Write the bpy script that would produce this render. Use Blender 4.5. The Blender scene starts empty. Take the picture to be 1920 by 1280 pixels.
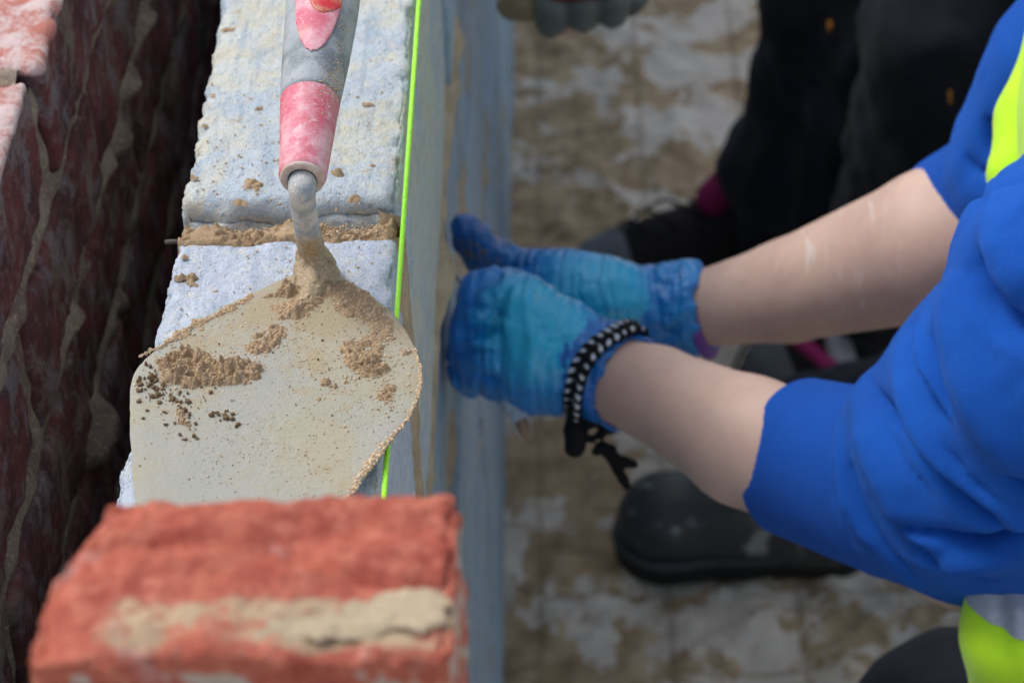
import bpy, math, random
import numpy as np
from mathutils import Vector, Matrix

# ------------------------------------------------------------------ camera, sky, sun, exposure
SC = bpy.context.scene
WT = 1.115                        # height of the block wall
CAMZ = WT + 0.645
FPX = 4735.0
def nrm(v):
    v = np.asarray(v, float); return v / np.linalg.norm(v)
eY = nrm((37, -3640, FPX))
tt = (37**2 + 3640**2 + FPX**2) / (3640 - .022*37)
eD = nrm((37 + .022*tt, -3640 + tt, FPX))
eZ = -eD
eX = np.cross(eY, eZ)
M = np.stack([eX, eY, eZ], 1)     # world -> camera (x right, y down, z forward)
CAM = np.array((0., 0., CAMZ))
cd = bpy.data.cameras.new('camera'); cam = bpy.data.objects.new('camera', cd)
SC.collection.objects.link(cam); SC.camera = cam
R = M.T
rot = Matrix(((R[0][0], -R[0][1], -R[0][2]), (R[1][0], -R[1][1], -R[1][2]), (R[2][0], -R[2][1], -R[2][2])))
cam.matrix_world = Matrix.Translation(CAM.tolist()) @ rot.to_4x4()
cd.lens = 55; cd.sensor_width = 55*1920/FPX; cd.clip_start = .05; cd.clip_end = 500
cd.dof.use_dof = True; cd.dof.focus_distance = 1.06; cd.dof.aperture_fstop = 8.8

W = bpy.data.worlds.new('World'); SC.world = W; W.use_nodes = True
wn = W.node_tree.nodes; wl = W.node_tree.links
SUN_EL, SUN_AZ = math.radians(58), math.radians(-62)      # azimuth measured from +Y towards +X
sky = wn.new('ShaderNodeTexSky'); sky.sky_type = 'NISHITA'; sky.sun_disc = False
sky.sun_elevation = SUN_EL; sky.sun_rotation = SUN_AZ
sky.dust_density = 3.0; sky.air_density = 1.0
bg = wn['Background']; bg.inputs['Strength'].default_value = .15
hsv = wn.new('ShaderNodeHueSaturation'); hsv.inputs['Saturation'].default_value = .62   # thin overcast: a paler sky
wl.new(sky.outputs[0], hsv.inputs['Color']); wl.new(hsv.outputs[0], bg.inputs[0])
sd = bpy.data.lights.new('sun', 'SUN'); so = bpy.data.objects.new('sun', sd); SC.collection.objects.link(so)
sd.energy = 1.05; sd.angle = math.radians(16); sd.color = (1, .96, .9)
dirv = Vector((math.sin(SUN_AZ)*math.cos(SUN_EL), math.cos(SUN_AZ)*math.cos(SUN_EL), math.sin(SUN_EL)))
so.rotation_euler = dirv.to_track_quat('Z', 'Y').to_euler()
SC.view_settings.view_transform = 'Standard'; SC.view_settings.look = 'None'
SC.view_settings.exposure = 0.42; SC.view_settings.gamma = 1
SC.render.engine = 'CYCLES'
SC.cycles.use_denoising = True
SC.cycles.max_bounces = 6

def P(px, py, D):
    return M.T @ np.array(((px-960)/FPX*D, (py-640)/FPX*D, D)) + CAM
def ray(px, py):
    return nrm(M.T @ np.array(((px-960)/FPX, (py-640)/FPX, 1.)))
def Pz(px, py, z):
    d = ray(px, py); return CAM + d*((z-CAM[2])/d[2])
def Px(px, py, x):
    d = ray(px, py); return CAM + d*((x-CAM[0])/d[0])
def proj(p):
    c = M @ (np.asarray(p)-CAM); return 960+FPX*c[0]/c[2], 640+FPX*c[1]/c[2], c[2]

# ------------------------------------------------------------------ noise
def _h(ix, iy, iz, s):
    n = (ix*73856093) ^ (iy*19349663) ^ (iz*83492791) ^ (s*2654435761 & 0x7fffffff)
    n = (n ^ (n >> 13)) * 1274126177 & 0x7fffffff
    return ((n ^ (n >> 16)) & 0xffff) / 32767.5 - 1.0
def noise(p, f=1.0, seed=0):
    q = np.asarray(p, float)*f + 1000.37
    i = np.floor(q).astype(np.int64); t = q - i; t = t*t*(3-2*t)
    x, y, z = i[:, 0], i[:, 1], i[:, 2]; r = 0
    for dx in (0, 1):
        wx = t[:, 0] if dx else 1-t[:, 0]
        for dy in (0, 1):
            wy = t[:, 1] if dy else 1-t[:, 1]
            for dz in (0, 1):
                wz = t[:, 2] if dz else 1-t[:, 2]
                r = r + wx*wy*wz*_h(x+dx, y+dy, z+dz, seed)
    return r
def fbm(p, f=1.0, o=4, seed=0, g=.5):
    r = 0; a = 1.; s = 0
    for k in range(o):
        r = r + a*noise(p, f*2.03**k, seed+k*17); s += a; a *= g
    return r/s*1.6
def sst(a, b, x):
    t = np.clip((x-a)/(b-a), 0, 1); return t*t*(3-2*t)

# ------------------------------------------------------------------ objects
def link(o, parent=None):
    SC.collection.objects.link(o)
    if parent is not None:
        o.parent = parent
    return o
def tag(o, label=None, cat=None, group=None, kind=None):
    if label: o['label'] = label
    if cat: o['category'] = cat
    if group: o['group'] = group
    if kind: o['kind'] = kind
    return o
def empty(name, loc, label, cat, group=None):
    o = bpy.data.objects.new(name, None); o.location = tuple(loc); o.empty_display_size = .05
    SC.collection.objects.link(o); return tag(o, label, cat, group)
def mesh(name, V, Fc, mat, parent=None, smooth=True, origin=None, closed=True):
    me = bpy.data.meshes.new(name)
    V = np.asarray(V, float)
    if parent is not None: V = V - np.array(parent_base(parent))
    if origin is not None: V = V - np.array(origin, float)
    if isinstance(Fc, np.ndarray):
        a = V[Fc[:, 0]]; b = V[Fc[:, 1]]; c = V[Fc[:, 2]]; ctr = V.mean(0)
        if closed and (np.cross(b-a, c-a)*(a-ctr)).sum() < 0: Fc = Fc[:, ::-1]
        n = len(Fc); k = Fc.shape[1]
        me.vertices.add(len(V)); me.vertices.foreach_set('co', V.astype(np.float32).ravel())
        me.loops.add(n*k); me.loops.foreach_set('vertex_index', Fc.astype(np.int32).ravel())
        me.polygons.add(n); me.polygons.foreach_set('loop_start', np.arange(0, n*k, k, dtype=np.int32))
        me.update(calc_edges=True); me.validate()
    else:
        me.from_pydata(V.tolist(), [], Fc); me.update()
    if smooth: me.polygons.foreach_set('use_smooth', np.ones(len(me.polygons), bool))
    me.materials.append(mat)
    o = bpy.data.objects.new(name, me)
    if origin is not None: o.location = tuple(float(x) for x in origin)
    return link(o, parent)
def parent_base(p):
    v = np.zeros(3)
    while p is not None:
        v += np.array(p.location); p = p.parent
    return v

def rough_box(lo, hi, cell, bev, fn=None):
    """Box with rounded edges, finely divided; fn(points, normals, arris) returns the displacement vectors."""
    lo = np.array(lo, float); hi = np.array(hi, float); sz = hi-lo
    n = np.maximum(2, np.ceil(sz/cell).astype(int))
    Vs = []; Fs = []; base = 0; key = {}
    for ax in range(3):
        u, v = [(1, 2), (2, 0), (0, 1)][ax]
        for side in (0, 1):
            a = np.linspace(0, 1, n[u]+1); b = np.linspace(0, 1, n[v]+1)
            A, B = np.meshgrid(a, b, indexing='ij')
            pts = np.zeros((A.size, 3)); pts[:, u] = A.ravel(); pts[:, v] = B.ravel(); pts[:, ax] = side
            Vs.append(lo + pts*sz)
            idx = np.arange(A.size).reshape(A.shape)+base
            q = np.stack([idx[:-1, :-1], idx[1:, :-1], idx[1:, 1:], idx[:-1, 1:]], -1).reshape(-1, 4)
            if side == 0: q = q[:, ::-1]
            Fs.append(q); base += A.size
    V = np.concatenate(Vs); Fc = np.concatenate(Fs)
    k = np.round((V-lo)/1e-5).astype(np.int64); k = k[:, 0]*10**12 + k[:, 1]*10**6 + k[:, 2]
    _, first, inv = np.unique(k, return_index=True, return_inverse=True)
    V = V[first]; Fc = inv.reshape(-1)[Fc]
    inner = np.clip(V, lo+bev, hi-bev)
    d = V-inner; L = np.linalg.norm(d, axis=1, keepdims=True); N = d/np.maximum(L, 1e-9)
    V2 = inner + N*bev
    dist = np.sort(np.minimum(V-lo, hi-V), axis=1)[:, 1]        # distance to nearest arris
    if fn is not None: V2 = V2 + fn(V, N, dist)
    return V2, Fc

# ------------------------------------------------------------------ smooth-union fields and surface nets
def seg_frame(p, q): return nrm(np.asarray(q)-np.asarray(p))
class Field:
    def __init__(s): s.fo = []; s.pr = []; s.post = None; s.det = None; s.cuts = []
    def cone(s, a, b, ra, rb, k=.01, sub=False):
        s.pr.append(('c', np.array(a, float), np.array(b, float), ra, rb, k, sub)); return s
    def chain(s, pts, rs, k=.01, sub=False):
        for i in range(len(pts)-1): s.cone(pts[i], pts[i+1], rs[i], rs[i+1], k, sub)
        return s
    def ell(s, c, rad, Rm=None, k=.01, sub=False):
        s.pr.append(('e', np.array(c, float), np.array(rad, float), np.eye(3) if Rm is None else np.array(Rm), 0, k, sub)); return s
    def cut(s, pt, n):            # keep the side where (p-pt).n < 0
        s.cuts.append((np.array(pt, float), nrm(n))); return s
    @staticmethod
    def one(pr, p):
        t, a, b, ra, rb, k, sub = pr
        if t == 'c':
            ba = b-a; l2 = max(ba@ba, 1e-12); h = np.clip(((p-a)@ba)/l2, 0, 1)
            q = p-a-h[:, None]*ba
            return np.sqrt((q*q).sum(1)) - (ra+(rb-ra)*h)
        q = (p-a)@ra.T/b; L = np.sqrt((q*q).sum(1)); q2 = q/b; L2 = np.sqrt((q2*q2).sum(1))
        return L*(L-1)/np.maximum(L2, 1e-9)
    @staticmethod
    def comb(f, d, k, sub):
        if sub:
            d = -d; h = np.maximum(k-np.abs(f-d), 0)/k; return np.maximum(f, d)+h*h*k*.25
        h = np.maximum(k-np.abs(f-d), 0)/k; return np.minimum(f, d)-h*h*k*.25
    def ev(s, p, det=True):
        f = np.full(len(p), 9.)
        for pr in s.pr: f = s.comb(f, s.one(pr, p), pr[5], pr[6])
        for c, n in s.cuts:
            d = (p-c)@n; k = .004; h = np.maximum(k-np.abs(f-d), 0)/k; f = np.maximum(f, d)+h*h*k*.25
        if det and s.det is not None: f = f + s.det(p)
        if det and s.fo: f = f - s.fold(p)
        return f
    def fold(s, p):
        out = np.zeros(len(p))
        for pts, A, w, sharp, gn in s.fo:
            m = ((p > pts.min(0)-3*w-.012) & (p < pts.max(0)+3*w+.012)).all(1)
            if not m.any(): continue
            q = p[m]; best = np.full(len(q), 9.); ar = np.zeros(len(q)); n = len(pts)-1
            for i in range(n):
                a = pts[i]; ba = pts[i+1]-a; h = np.clip(((q-a)@ba)/max(ba@ba, 1e-12), 0, 1)
                v = q-a-h[:, None]*ba; vn = v@gn[i]; d = np.sqrt(np.maximum((v*v).sum(1)-vn*vn, 0))+np.maximum(np.abs(vn)-.016, 0); k = d < best
                best[k] = d[k]; ar[k] = (i+h[k])/n
            amp = A*np.sin(np.pi*np.clip(ar, .02, .98))**.6
            out[m] += amp*(np.exp(-best/w*1.25)*sst(3, 2, best/w) if sharp else np.exp(-(best/w)**2))
        return out
    def bounds(s):
        lo = np.full(3, 9e9); hi = -lo
        for pr in s.pr:
            if pr[6]: continue
            if pr[0] == 'c':
                r = max(pr[3], pr[4])
                lo = np.minimum(lo, np.minimum(pr[1], pr[2])-r); hi = np.maximum(hi, np.maximum(pr[1], pr[2])+r)
            else:
                r = max(pr[2]); lo = np.minimum(lo, pr[1]-r); hi = np.maximum(hi, pr[1]+r)
        return lo, hi
    def hit(s, px, py):
        d = ray(px, py); t = .6
        for _ in range(60):
            v = s.ev((CAM+d*t)[None], det=False)[0]
            if v < .0005: return CAM+d*t
            t += v*.9
            if t > 6: return None
        return CAM+d*t if v < .003 else None
    def build(s, vox):
        lo, hi = s.bounds(); lo = lo-3*vox; hi = hi+3*vox
        n = np.ceil((hi-lo)/vox).astype(int)+1
        ax = [lo[i]+vox*np.arange(n[i]) for i in range(3)]
        f = np.full(n, 9., np.float32)
        for pr in s.pr:
            if pr[0] == 'c':
                r = max(pr[3], pr[4]); a = np.minimum(pr[1], pr[2])-r; b = np.maximum(pr[1], pr[2])+r
            else:
                r = max(pr[2]); a = pr[1]-r; b = pr[1]+r
            m = pr[5]+4*vox
            i0 = np.clip(np.floor((a-m-lo)/vox).astype(int), 0, n); i1 = np.clip(np.ceil((b+m-lo)/vox).astype(int)+1, 0, n)
            sl = tuple(slice(i0[j], i1[j]) for j in range(3))
            G = np.stack(np.meshgrid(*[ax[j][sl[j]] for j in range(3)], indexing='ij'), -1)
            sh = G.shape[:3]
            if 0 in sh: continue
            d = s.one(pr, G.reshape(-1, 3))
            f[sl] = s.comb(f[sl].ravel().astype(float), d, pr[5], pr[6]).reshape(sh)
        if s.cuts or s.det is not None or s.fo:
            msk = np.abs(f) < max(8*vox, .03) if not s.cuts else f < max(8*vox, .03)
            idx = np.argwhere(msk); p = lo+idx*vox; v = f[msk].astype(float)
            for c, nn in s.cuts:
                d = (p-c)@nn; k = .004; h = np.maximum(k-np.abs(v-d), 0)/k; v = np.maximum(v, d)+h*h*k*.25
            if s.det is not None: v = v+s.det(p)
            if s.fo: v = v-s.fold(p)
            f[msk] = v
        f[0] = f[-1] = 1; f[:, 0] = f[:, -1] = 1; f[:, :, 0] = f[:, :, -1] = 1
        neg = f < 0
        c = [neg[i:n[0]-1+i, j:n[1]-1+j, k:n[2]-1+k] for i in (0, 1) for j in (0, 1) for k in (0, 1)]
        cnt = sum(x.astype(np.int8) for x in c); act = (cnt > 0) & (cnt < 8)
        cells = np.argwhere(act); vid = np.full(act.shape, -1, np.int64); vid[act] = np.arange(len(cells))
        acc = np.zeros((len(cells), 3)); num = np.zeros(len(cells))
        for axis in range(3):
            o = [a for a in range(3) if a != axis]
            for u in (0, 1):
                for v in (0, 1):
                    q0 = cells.copy(); q0[:, o[0]] += u; q0[:, o[1]] += v
                    q1 = q0.copy(); q1[:, axis] += 1
                    f0 = f[tuple(q0.T)]; f1 = f[tuple(q1.T)]; m = (f0 < 0) != (f1 < 0)
                    t = f0[m]/(f0[m]-f1[m]); pt = q0[m].astype(float); pt[:, axis] += t
                    acc[m] += pt; num[m] += 1
        V = lo+acc/num[:, None]*vox
        Fs = []
        for axis in range(3):
            o = [a for a in range(3) if a != axis]
            a0 = [slice(1, n[i]-1) for i in range(3)]; a1 = list(a0)
            a0[axis] = slice(0, n[axis]-1); a1[axis] = slice(1, n[axis])
            s0 = neg[tuple(a0)]; s1 = neg[tuple(a1)]
            for flip, m in ((0, s0 & ~s1), (1, ~s0 & s1)):
                e = np.argwhere(m)
                if not len(e): continue
                off = np.array([0 if i == axis else 1 for i in range(3)]); e = e+off
                def g(du, dv):
                    q = e.copy(); q[:, o[0]] -= du; q[:, o[1]] -= dv; return vid[tuple(q.T)]
                Q = np.stack([g(0, 0), g(1, 0), g(1, 1), g(0, 1)], 1)
                if (axis == 1) != bool(flip): Q = Q[:, ::-1]
                Fs.append(Q)
        Fc = np.concatenate(Fs)
        for _ in range(2):                                  # pull vertices on to the true surface
            e = vox*.25; f0 = s.ev(V); g = np.stack([s.ev(V+np.eye(3)[i]*e)-f0 for i in range(3)], 1)/e
            L = (g*g).sum(1); st = np.clip(f0/np.maximum(L, .2), -vox*.6, vox*.6)
            V = V-g*st[:, None]
        return V, Fc
    def obj(s, name, vox, mat, parent=None):
        V, Fc = s.build(vox); return mesh(name, V, Fc, mat, parent)

# ------------------------------------------------------------------ small mesh makers
def tube(pts, rs, seg=10, cap=True):
    pts = np.asarray(pts, float); n = len(pts)
    if np.isscalar(rs): rs = [rs]*n
    T = np.gradient(pts, axis=0); T /= np.linalg.norm(T, axis=1, keepdims=True)
    up = np.array((0, 0, 1.)) if abs(T[0][2]) < .9 else np.array((1., 0, 0))
    V = []; Fc = []
    for i in range(n):
        up = up - T[i]*(up@T[i]); up = nrm(up); s = np.cross(T[i], up)
        for j in range(seg):
            a = 2*math.pi*j/seg; V.append(pts[i]+rs[i]*(math.cos(a)*up+math.sin(a)*s))
    for i in range(n-1):
        for j in range(seg):
            j2 = (j+1) % seg; Fc.append((i*seg+j, i*seg+j2, (i+1)*seg+j2, (i+1)*seg+j))
    if cap:
        Fc.append(tuple(range(seg))[::-1]); Fc.append(tuple((n-1)*seg+j for j in range(seg)))
    return V, Fc
def merge(parts):
    V = []; Fc = []; b = 0
    for v, f in parts:
        V += [tuple(x) for x in v]; Fc += [tuple(int(i)+b for i in q) for q in f]; b += len(v)
    return np.array(V), Fc
t_ = (1+5**.5)/2
ICO_V = np.array([(-1, t_, 0), (1, t_, 0), (-1, -t_, 0), (1, -t_, 0), (0, -1, t_), (0, 1, t_), (0, -1, -t_), (0, 1, -t_), (t_, 0, -1), (t_, 0, 1), (-t_, 0, -1), (-t_, 0, 1)])/math.hypot(1, t_)
ICO_F = np.array([(0, 11, 5), (0, 5, 1), (0, 1, 7), (0, 7, 10), (0, 10, 11), (1, 5, 9), (5, 11, 4), (11, 10, 2), (10, 7, 6), (7, 1, 8), (3, 9, 4), (3, 4, 2), (3, 2, 6), (3, 6, 8), (3, 8, 9), (4, 9, 5), (2, 4, 11), (6, 2, 10), (8, 6, 7), (9, 8, 1)])
def grains(centres, radii, seed=1):
    rg = np.random.default_rng(seed); n = len(centres)
    k = rg.uniform(.5, 1.4, (n, 12, 1))
    sc = rg.uniform(.6, 1.35, (n, 1, 3))
    V = centres[:, None, :] + ICO_V[None]*k*sc*np.asarray(radii)[:, None, None]
    Fc = (ICO_F[None]+12*np.arange(n)[:, None, None]).reshape(-1, 3)
    return V.reshape(-1, 3), Fc
def ballmesh(c, r, sx=1, n=8, m=6, axis=None):
    V = []; Fc = []
    A = np.eye(3)
    if axis is not None:
        z = nrm(axis); x = nrm(np.cross(z, (0.3, .5, .81))); A = np.stack([x, np.cross(z, x), z])
    for i in range(m+1):
        th = math.pi*i/m
        for j in range(n):
            a = 2*math.pi*j/n
            v = np.array((math.sin(th)*math.cos(a), math.sin(th)*math.sin(a), math.cos(th)*sx))*r
            V.append(np.array(c)+v@A)
    for i in range(m):
        for j in range(n):
            j2 = (j+1) % n; Fc.append((i*n+j, (i+1)*n+j, (i+1)*n+j2, i*n+j2))
    return V, Fc
def spline(pts, n):
    pts = np.asarray(pts, float); m = len(pts); out = []
    P4 = np.vstack([2*pts[0]-pts[1], pts, 2*pts[-1]-pts[-2]])
    for t in np.linspace(0, m-1-1e-6, n):
        i = int(t); u = t-i; a, b, c, d = P4[i:i+4]
        out.append(.5*((2*b)+(-a+c)*u+(2*a-5*b+4*c-d)*u*u+(-a+3*b-3*c+d)*u**3))
    return np.array(out)
def inpoly(x, y, poly):
    r = np.zeros(x.shape, bool); n = len(poly)
    for i in range(n):
        x0, y0 = poly[i][:2]; x1, y1 = poly[(i+1) % n][:2]
        c = ((y0 > y) != (y1 > y)) & (x < (x1-x0)*(y-y0)/((y1-y0) or 1e-12)+x0); r ^= c
    return r

# ------------------------------------------------------------------ materials
class Mt:
    def __init__(s, name, rough=.7, spec=.3):
        s.m = bpy.data.materials.new(name); s.m.use_nodes = True
        s.n = s.m.node_tree.nodes; s.l = s.m.node_tree.links; s.b = s.n['Principled BSDF']
        s.b.inputs['Roughness'].default_value = rough; s.b.inputs['Specular IOR Level'].default_value = spec
        s.tc = s.n.new('ShaderNodeTexCoord'); s.obj = s.tc.outputs['Object']; s.h = None
    def mapped(s, scale=(1, 1, 1), rot=(0, 0, 0), loc=(0, 0, 0)):
        m = s.n.new('ShaderNodeMapping'); m.inputs['Scale'].default_value = scale
        m.inputs['Rotation'].default_value = rot; m.inputs['Location'].default_value = loc
        s.l.new(s.obj, m.inputs[0]); return m.outputs[0]
    def noise(s, scale, detail=5, rough=.55, vec=None, dist=0):
        t = s.n.new('ShaderNodeTexNoise'); t.inputs['Scale'].default_value = scale
        t.inputs['Detail'].default_value = detail; t.inputs['Roughness'].default_value = rough
        t.inputs['Distortion'].default_value = dist
        s.l.new(vec or s.obj, t.inputs['Vector']); return t.outputs['Fac']
    def vor(s, scale, vec=None, feat='F1'):
        t = s.n.new('ShaderNodeTexVoronoi'); t.inputs['Scale'].default_value = scale; t.feature = feat
        s.l.new(vec or s.obj, t.inputs['Vector']); return t.outputs['Distance']
    def ramp(s, fac, a, b, ca=0., cb=1.):
        r = s.n.new('ShaderNodeMapRange'); r.interpolation_type = 'SMOOTHSTEP'
        r.inputs[1].default_value = a; r.inputs[2].default_value = b
        r.inputs[3].default_value = ca; r.inputs[4].default_value = cb
        s.l.new(fac, r.inputs[0]); return r.outputs[0]
    def mix(s, fac, a, b):
        m = s.n.new('ShaderNodeMix'); m.data_type = 'RGBA'
        for i, v in ((0, fac), (6, a), (7, b)):
            if isinstance(v, (tuple, list)): m.inputs[i].default_value = (*v[:3], 1)
            elif isinstance(v, (int, float)): m.inputs[i].default_value = v
            else: s.l.new(v, m.inputs[i])
        return m.outputs[2]
    def math(s, op, a, b=None):
        m = s.n.new('ShaderNodeMath'); m.operation = op
        for i, v in ((0, a), (1, b)):
            if v is None: continue
            if isinstance(v, (int, float)): m.inputs[i].default_value = v
            else: s.l.new(v, m.inputs[i])
        return m.outputs[0]
    def xyz(s, i):
        m = s.n.new('ShaderNodeSeparateXYZ'); s.l.new(s.obj, m.inputs[0]); return m.outputs[i]
    def col(s, c):
        if isinstance(c, (tuple, list)): s.b.inputs['Base Color'].default_value = (*c, 1)
        else: s.l.new(c, s.b.inputs['Base Color'])
        return s
    def bump(s, h, dist=.001, strength=1.):
        b = s.n.new('ShaderNodeBump'); b.inputs['Distance'].default_value = dist; b.inputs['Strength'].default_value = strength
        s.l.new(h, b.inputs['Height'])
        if s.h is not None: s.l.new(s.h, b.inputs['Normal'])
        s.h = b.outputs[0]; s.l.new(s.h, s.b.inputs['Normal']); return s
    def inp(s, **k):
        for a, v in k.items(): 
            a = a.replace('_', ' ')
            if isinstance(v, (int, float)): s.b.inputs[a].default_value = v
            elif isinstance(v, tuple): s.b.inputs[a].default_value = v
            else: s.l.new(v, s.b.inputs[a])
        return s
#MATERIALS
def mat_block(name, blue, cream, creamy, tan_amt, mortar=(.50, .40, .27)):
    m = Mt(name, .92, .12)
    a = m.noise(13, 7, .66, dist=.4); b = m.noise(70, 6, .7); c = m.noise(520, 4, .7)
    v = m.mapped((1, .10, 1)); st = m.noise(240, 4, .65, v)
    base = m.mix(m.ramp(a, .56-creamy, .66-creamy), blue, cream)
    base = m.mix(m.ramp(b, .40, .60, 0, .55), base, tuple(min(1, x*1.22) for x in blue))
    base = m.mix(m.ramp(m.noise(110, 6, .75, dist=.6), .52, .64, 0, .55), base, (.70, .66, .56))
    base = m.mix(m.ramp(st, .47, .66, 0, .42), base, (.27, .37, .48))
    base = m.mix(m.ramp(m.noise(26, 5, .6, dist=.5), .58, .70, 0, .45), base, (.33, .44, .54))
    pit = m.ramp(m.noise(430, 3, .6), .62, .68, 0, .65)
    base = m.mix(pit, base, (.20, .26, .31))
    pit2 = m.ramp(m.vor(120), .0, .12, .55, 0)
    base = m.mix(m.math('MULTIPLY', pit2, m.ramp(b, .5, .6)), base, (.20, .27, .33))
    d = m.noise(42, 8, .76, dist=.6)
    base = m.mix(m.ramp(d, .61-tan_amt, .66-tan_amt, 0, .8), base, mortar)
    m.col(base); m.bump(c, .0016, .9); m.bump(m.noise(170, 5, .7), .0020, .7); m.bump(m.noise(1100, 2, .6), .0006, .8)
    return m.m
M_block_near = mat_block('pale_blue_block', (.53, .59, .68), (.64, .65, .61), -.01, -.02)
M_block_far = mat_block('cream_blue_block', (.50, .57, .62), (.66, .64, .52), .13, .015)
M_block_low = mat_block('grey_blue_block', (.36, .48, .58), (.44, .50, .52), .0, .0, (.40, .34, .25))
def mat_mortar(name, a=(.50, .36, .22), b=(.36, .25, .15), f=1.):
    m = Mt(name, .95, .1)
    c = m.mix(m.ramp(m.noise(70*f, 5, .6), .35, .65), a, b)
    c = m.mix(m.ramp(m.noise(900*f, 3, .7), .5, .75, 0, .6), c, (.68, .55, .38))
    c = m.mix(m.ramp(m.vor(420*f), .02, .10, .8, 0), c, (.10, .075, .05))
    m.col(c).bump(m.noise(700*f, 4, .7), .0012, .9).bump(m.noise(200*f, 4, .6), .002, .6); return m.m
M_mortar = mat_mortar('sand_mortar')
M_mortar_pale = mat_mortar('dry_mortar', (.50, .40, .27), (.38, .30, .20), .6)
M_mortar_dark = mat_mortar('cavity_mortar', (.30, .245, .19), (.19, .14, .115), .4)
def mat_brick(name, red, dark, white, amt):
    m = Mt(name, .92, .12)
    c = m.mix(m.ramp(m.noise(30, 6, .65), .35, .65), red, dark)
    c = m.mix(m.ramp(m.noise(120, 5, .7), .5, .72, 0, .5), c, tuple(min(1, x*1.35) for x in red))
    c = m.mix(m.ramp(m.noise(24, 7, .72, dist=.3), .60-amt, .70-amt, 0, .85), c, white)
    m.col(c).bump(m.noise(160, 6, .7), .0022, .8).bump(m.noise(600, 3, .6), .0008, .7); return m.m
M_redwall = None
def mat_redwall():
    m = Mt('weathered_red_brick', 1., .02)
    c = m.mix(m.ramp(m.noise(26, 6, .68), .38, .62), (.185, .066, .060), (.10, .054, .054))
    c = m.mix(m.ramp(m.noise(90, 6, .72), .50, .66, 0, .7), c, (.25, .15, .15))
    c = m.mix(m.ramp(m.noise(24, 8, .78), .50, .60, 0, .7), c, (.25, .225, .225))
    c = m.mix(m.ramp(m.noise(15, 7, .72), .55, .64, 0, .7), c, (.24, .20, .15))
    top = m.ramp(m.xyz(2), WT-.004, WT-.0005)
    tc = m.mix(m.ramp(m.noise(50, 6, .75, dist=.5), .42, .62), (.66, .52, .50), (.50, .20, .16))
    tc = m.mix(m.ramp(m.noise(30, 6, .7), .55, .66, 0, .8), tc, (.52, .50, .55))
    c = m.mix(top, c, tc)
    m.col(c).bump(m.noise(110, 6, .72), .003, .8).bump(m.noise(480, 3, .6), .001, .7); return m.m
M_redwall = mat_redwall()
#ENDMATERIALS

# ================================================================== THE SETTING
WX = -.0776                       # front face of the block wall
def heightgrid(u0, u1, v0, v1, cell, fn, to3, keep=None):
    nu = max(2, int((u1-u0)/cell)); nv = max(2, int((v1-v0)/cell))
    U, Vv = np.meshgrid(np.linspace(u0, u1, nu), np.linspace(v0, v1, nv), indexing='ij')
    h = fn(U.ravel(), Vv.ravel()); V = to3(U.ravel(), Vv.ravel(), h)
    idx = np.arange(nu*nv).reshape(nu, nv)
    Q = np.stack([idx[:-1, :-1], idx[1:, :-1], idx[1:, 1:], idx[:-1, 1:]], -1).reshape(-1, 4)
    if keep is not None:
        k = keep(h); Q = Q[k[Q].any(1)]
        used = np.unique(Q); mp = np.full(len(V), -1); mp[used] = np.arange(len(used)); V = V[used]; Q = mp[Q]
    return V, Q

# ground: one sheet, dense near the people
def ground_h(x, y):
    p = np.stack([x, y, 0*x], 1)
    near = sst(.75, -.05, x)
    h = fbm(p, 9, 4, 3)*.006 + np.maximum(0, fbm(p, 26, 4, 5))*.016*(.35+near) + np.maximum(0, fbm(p, 60, 3, 8)-.1)*.012*(.3+near)
    return h - .01*sst(.25, .0, fbm(p, 5, 2, 31))*0
gx = np.concatenate([[-400, -60, -12, -4], np.linspace(-1.2, -.1, 12), np.linspace(-.07, 1.5, 200), [1.8, 2.5, 4, 12, 60, 400]])
gy = np.concatenate([[-400, -60, -12, -4, -1], np.linspace(0, .9, 10), np.linspace(.95, 4, 380), [4.5, 6, 12, 60, 400]])
GX, GY = np.meshgrid(gx, gy, indexing='ij')
gz = ground_h(GX.ravel(), GY.ravel())
gi = np.arange(GX.size).reshape(GX.shape)
GQ = np.stack([gi[:-1, :-1], gi[1:, :-1], gi[1:, 1:], gi[:-1, 1:]], -1).reshape(-1, 4)
m = Mt('sandy_block_paving', .9, .15)
vv = m.mapped((1, 1, 1), (0, 0, math.radians(90)), (.035, .04, 0))
bt = m.n.new('ShaderNodeTexBrick'); m.l.new(vv, bt.inputs[0])
bt.inputs['Scale'].default_value = 1; bt.inputs['Brick Width'].default_value = .215; bt.inputs['Row Height'].default_value = .13
bt.inputs['Mortar Size'].default_value = .006; bt.inputs['Mortar Smooth'].default_value = .6
joint = bt.outputs['Fac']
nz = m.noise(9, 9, .68, dist=.35); nx = m.noise(3.0, 4, .5)
xx = m.ramp(m.xyz(0), -.06, .12, .10, 0)
wet = m.math('ADD', m.math('ADD', nz, xx), m.math('MULTIPLY', m.math('SUBTRACT', nx, .5), .25))
slab = m.mix(m.ramp(m.noise(40, 5, .6), .3, .7), (.80, .72, .61), (.66, .59, .49))
sand = m.mix(m.ramp(m.noise(24, 6, .65), .32, .68), (.60, .45, .28), (.36, .26, .15))
sand = m.mix(m.ramp(m.noise(17, 5, .6), .62, .72, 0, .6), sand, (.065, .05, .035))
c = m.mix(m.ramp(wet, .505, .54), slab, sand)
c = m.mix(m.math('MULTIPLY', joint, .38), c, (.24, .17, .10))
m.col(c).bump(m.noise(220, 5, .7), .004, .8).bump(nz, .01, .5)
M_ground = m.m
ground = mesh('ground', np.stack([GX.ravel(), GY.ravel(), gz], 1), GQ, M_ground, closed=False)
tag(ground, 'sand strewn grey block paving beside the wall', kind='structure')

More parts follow.
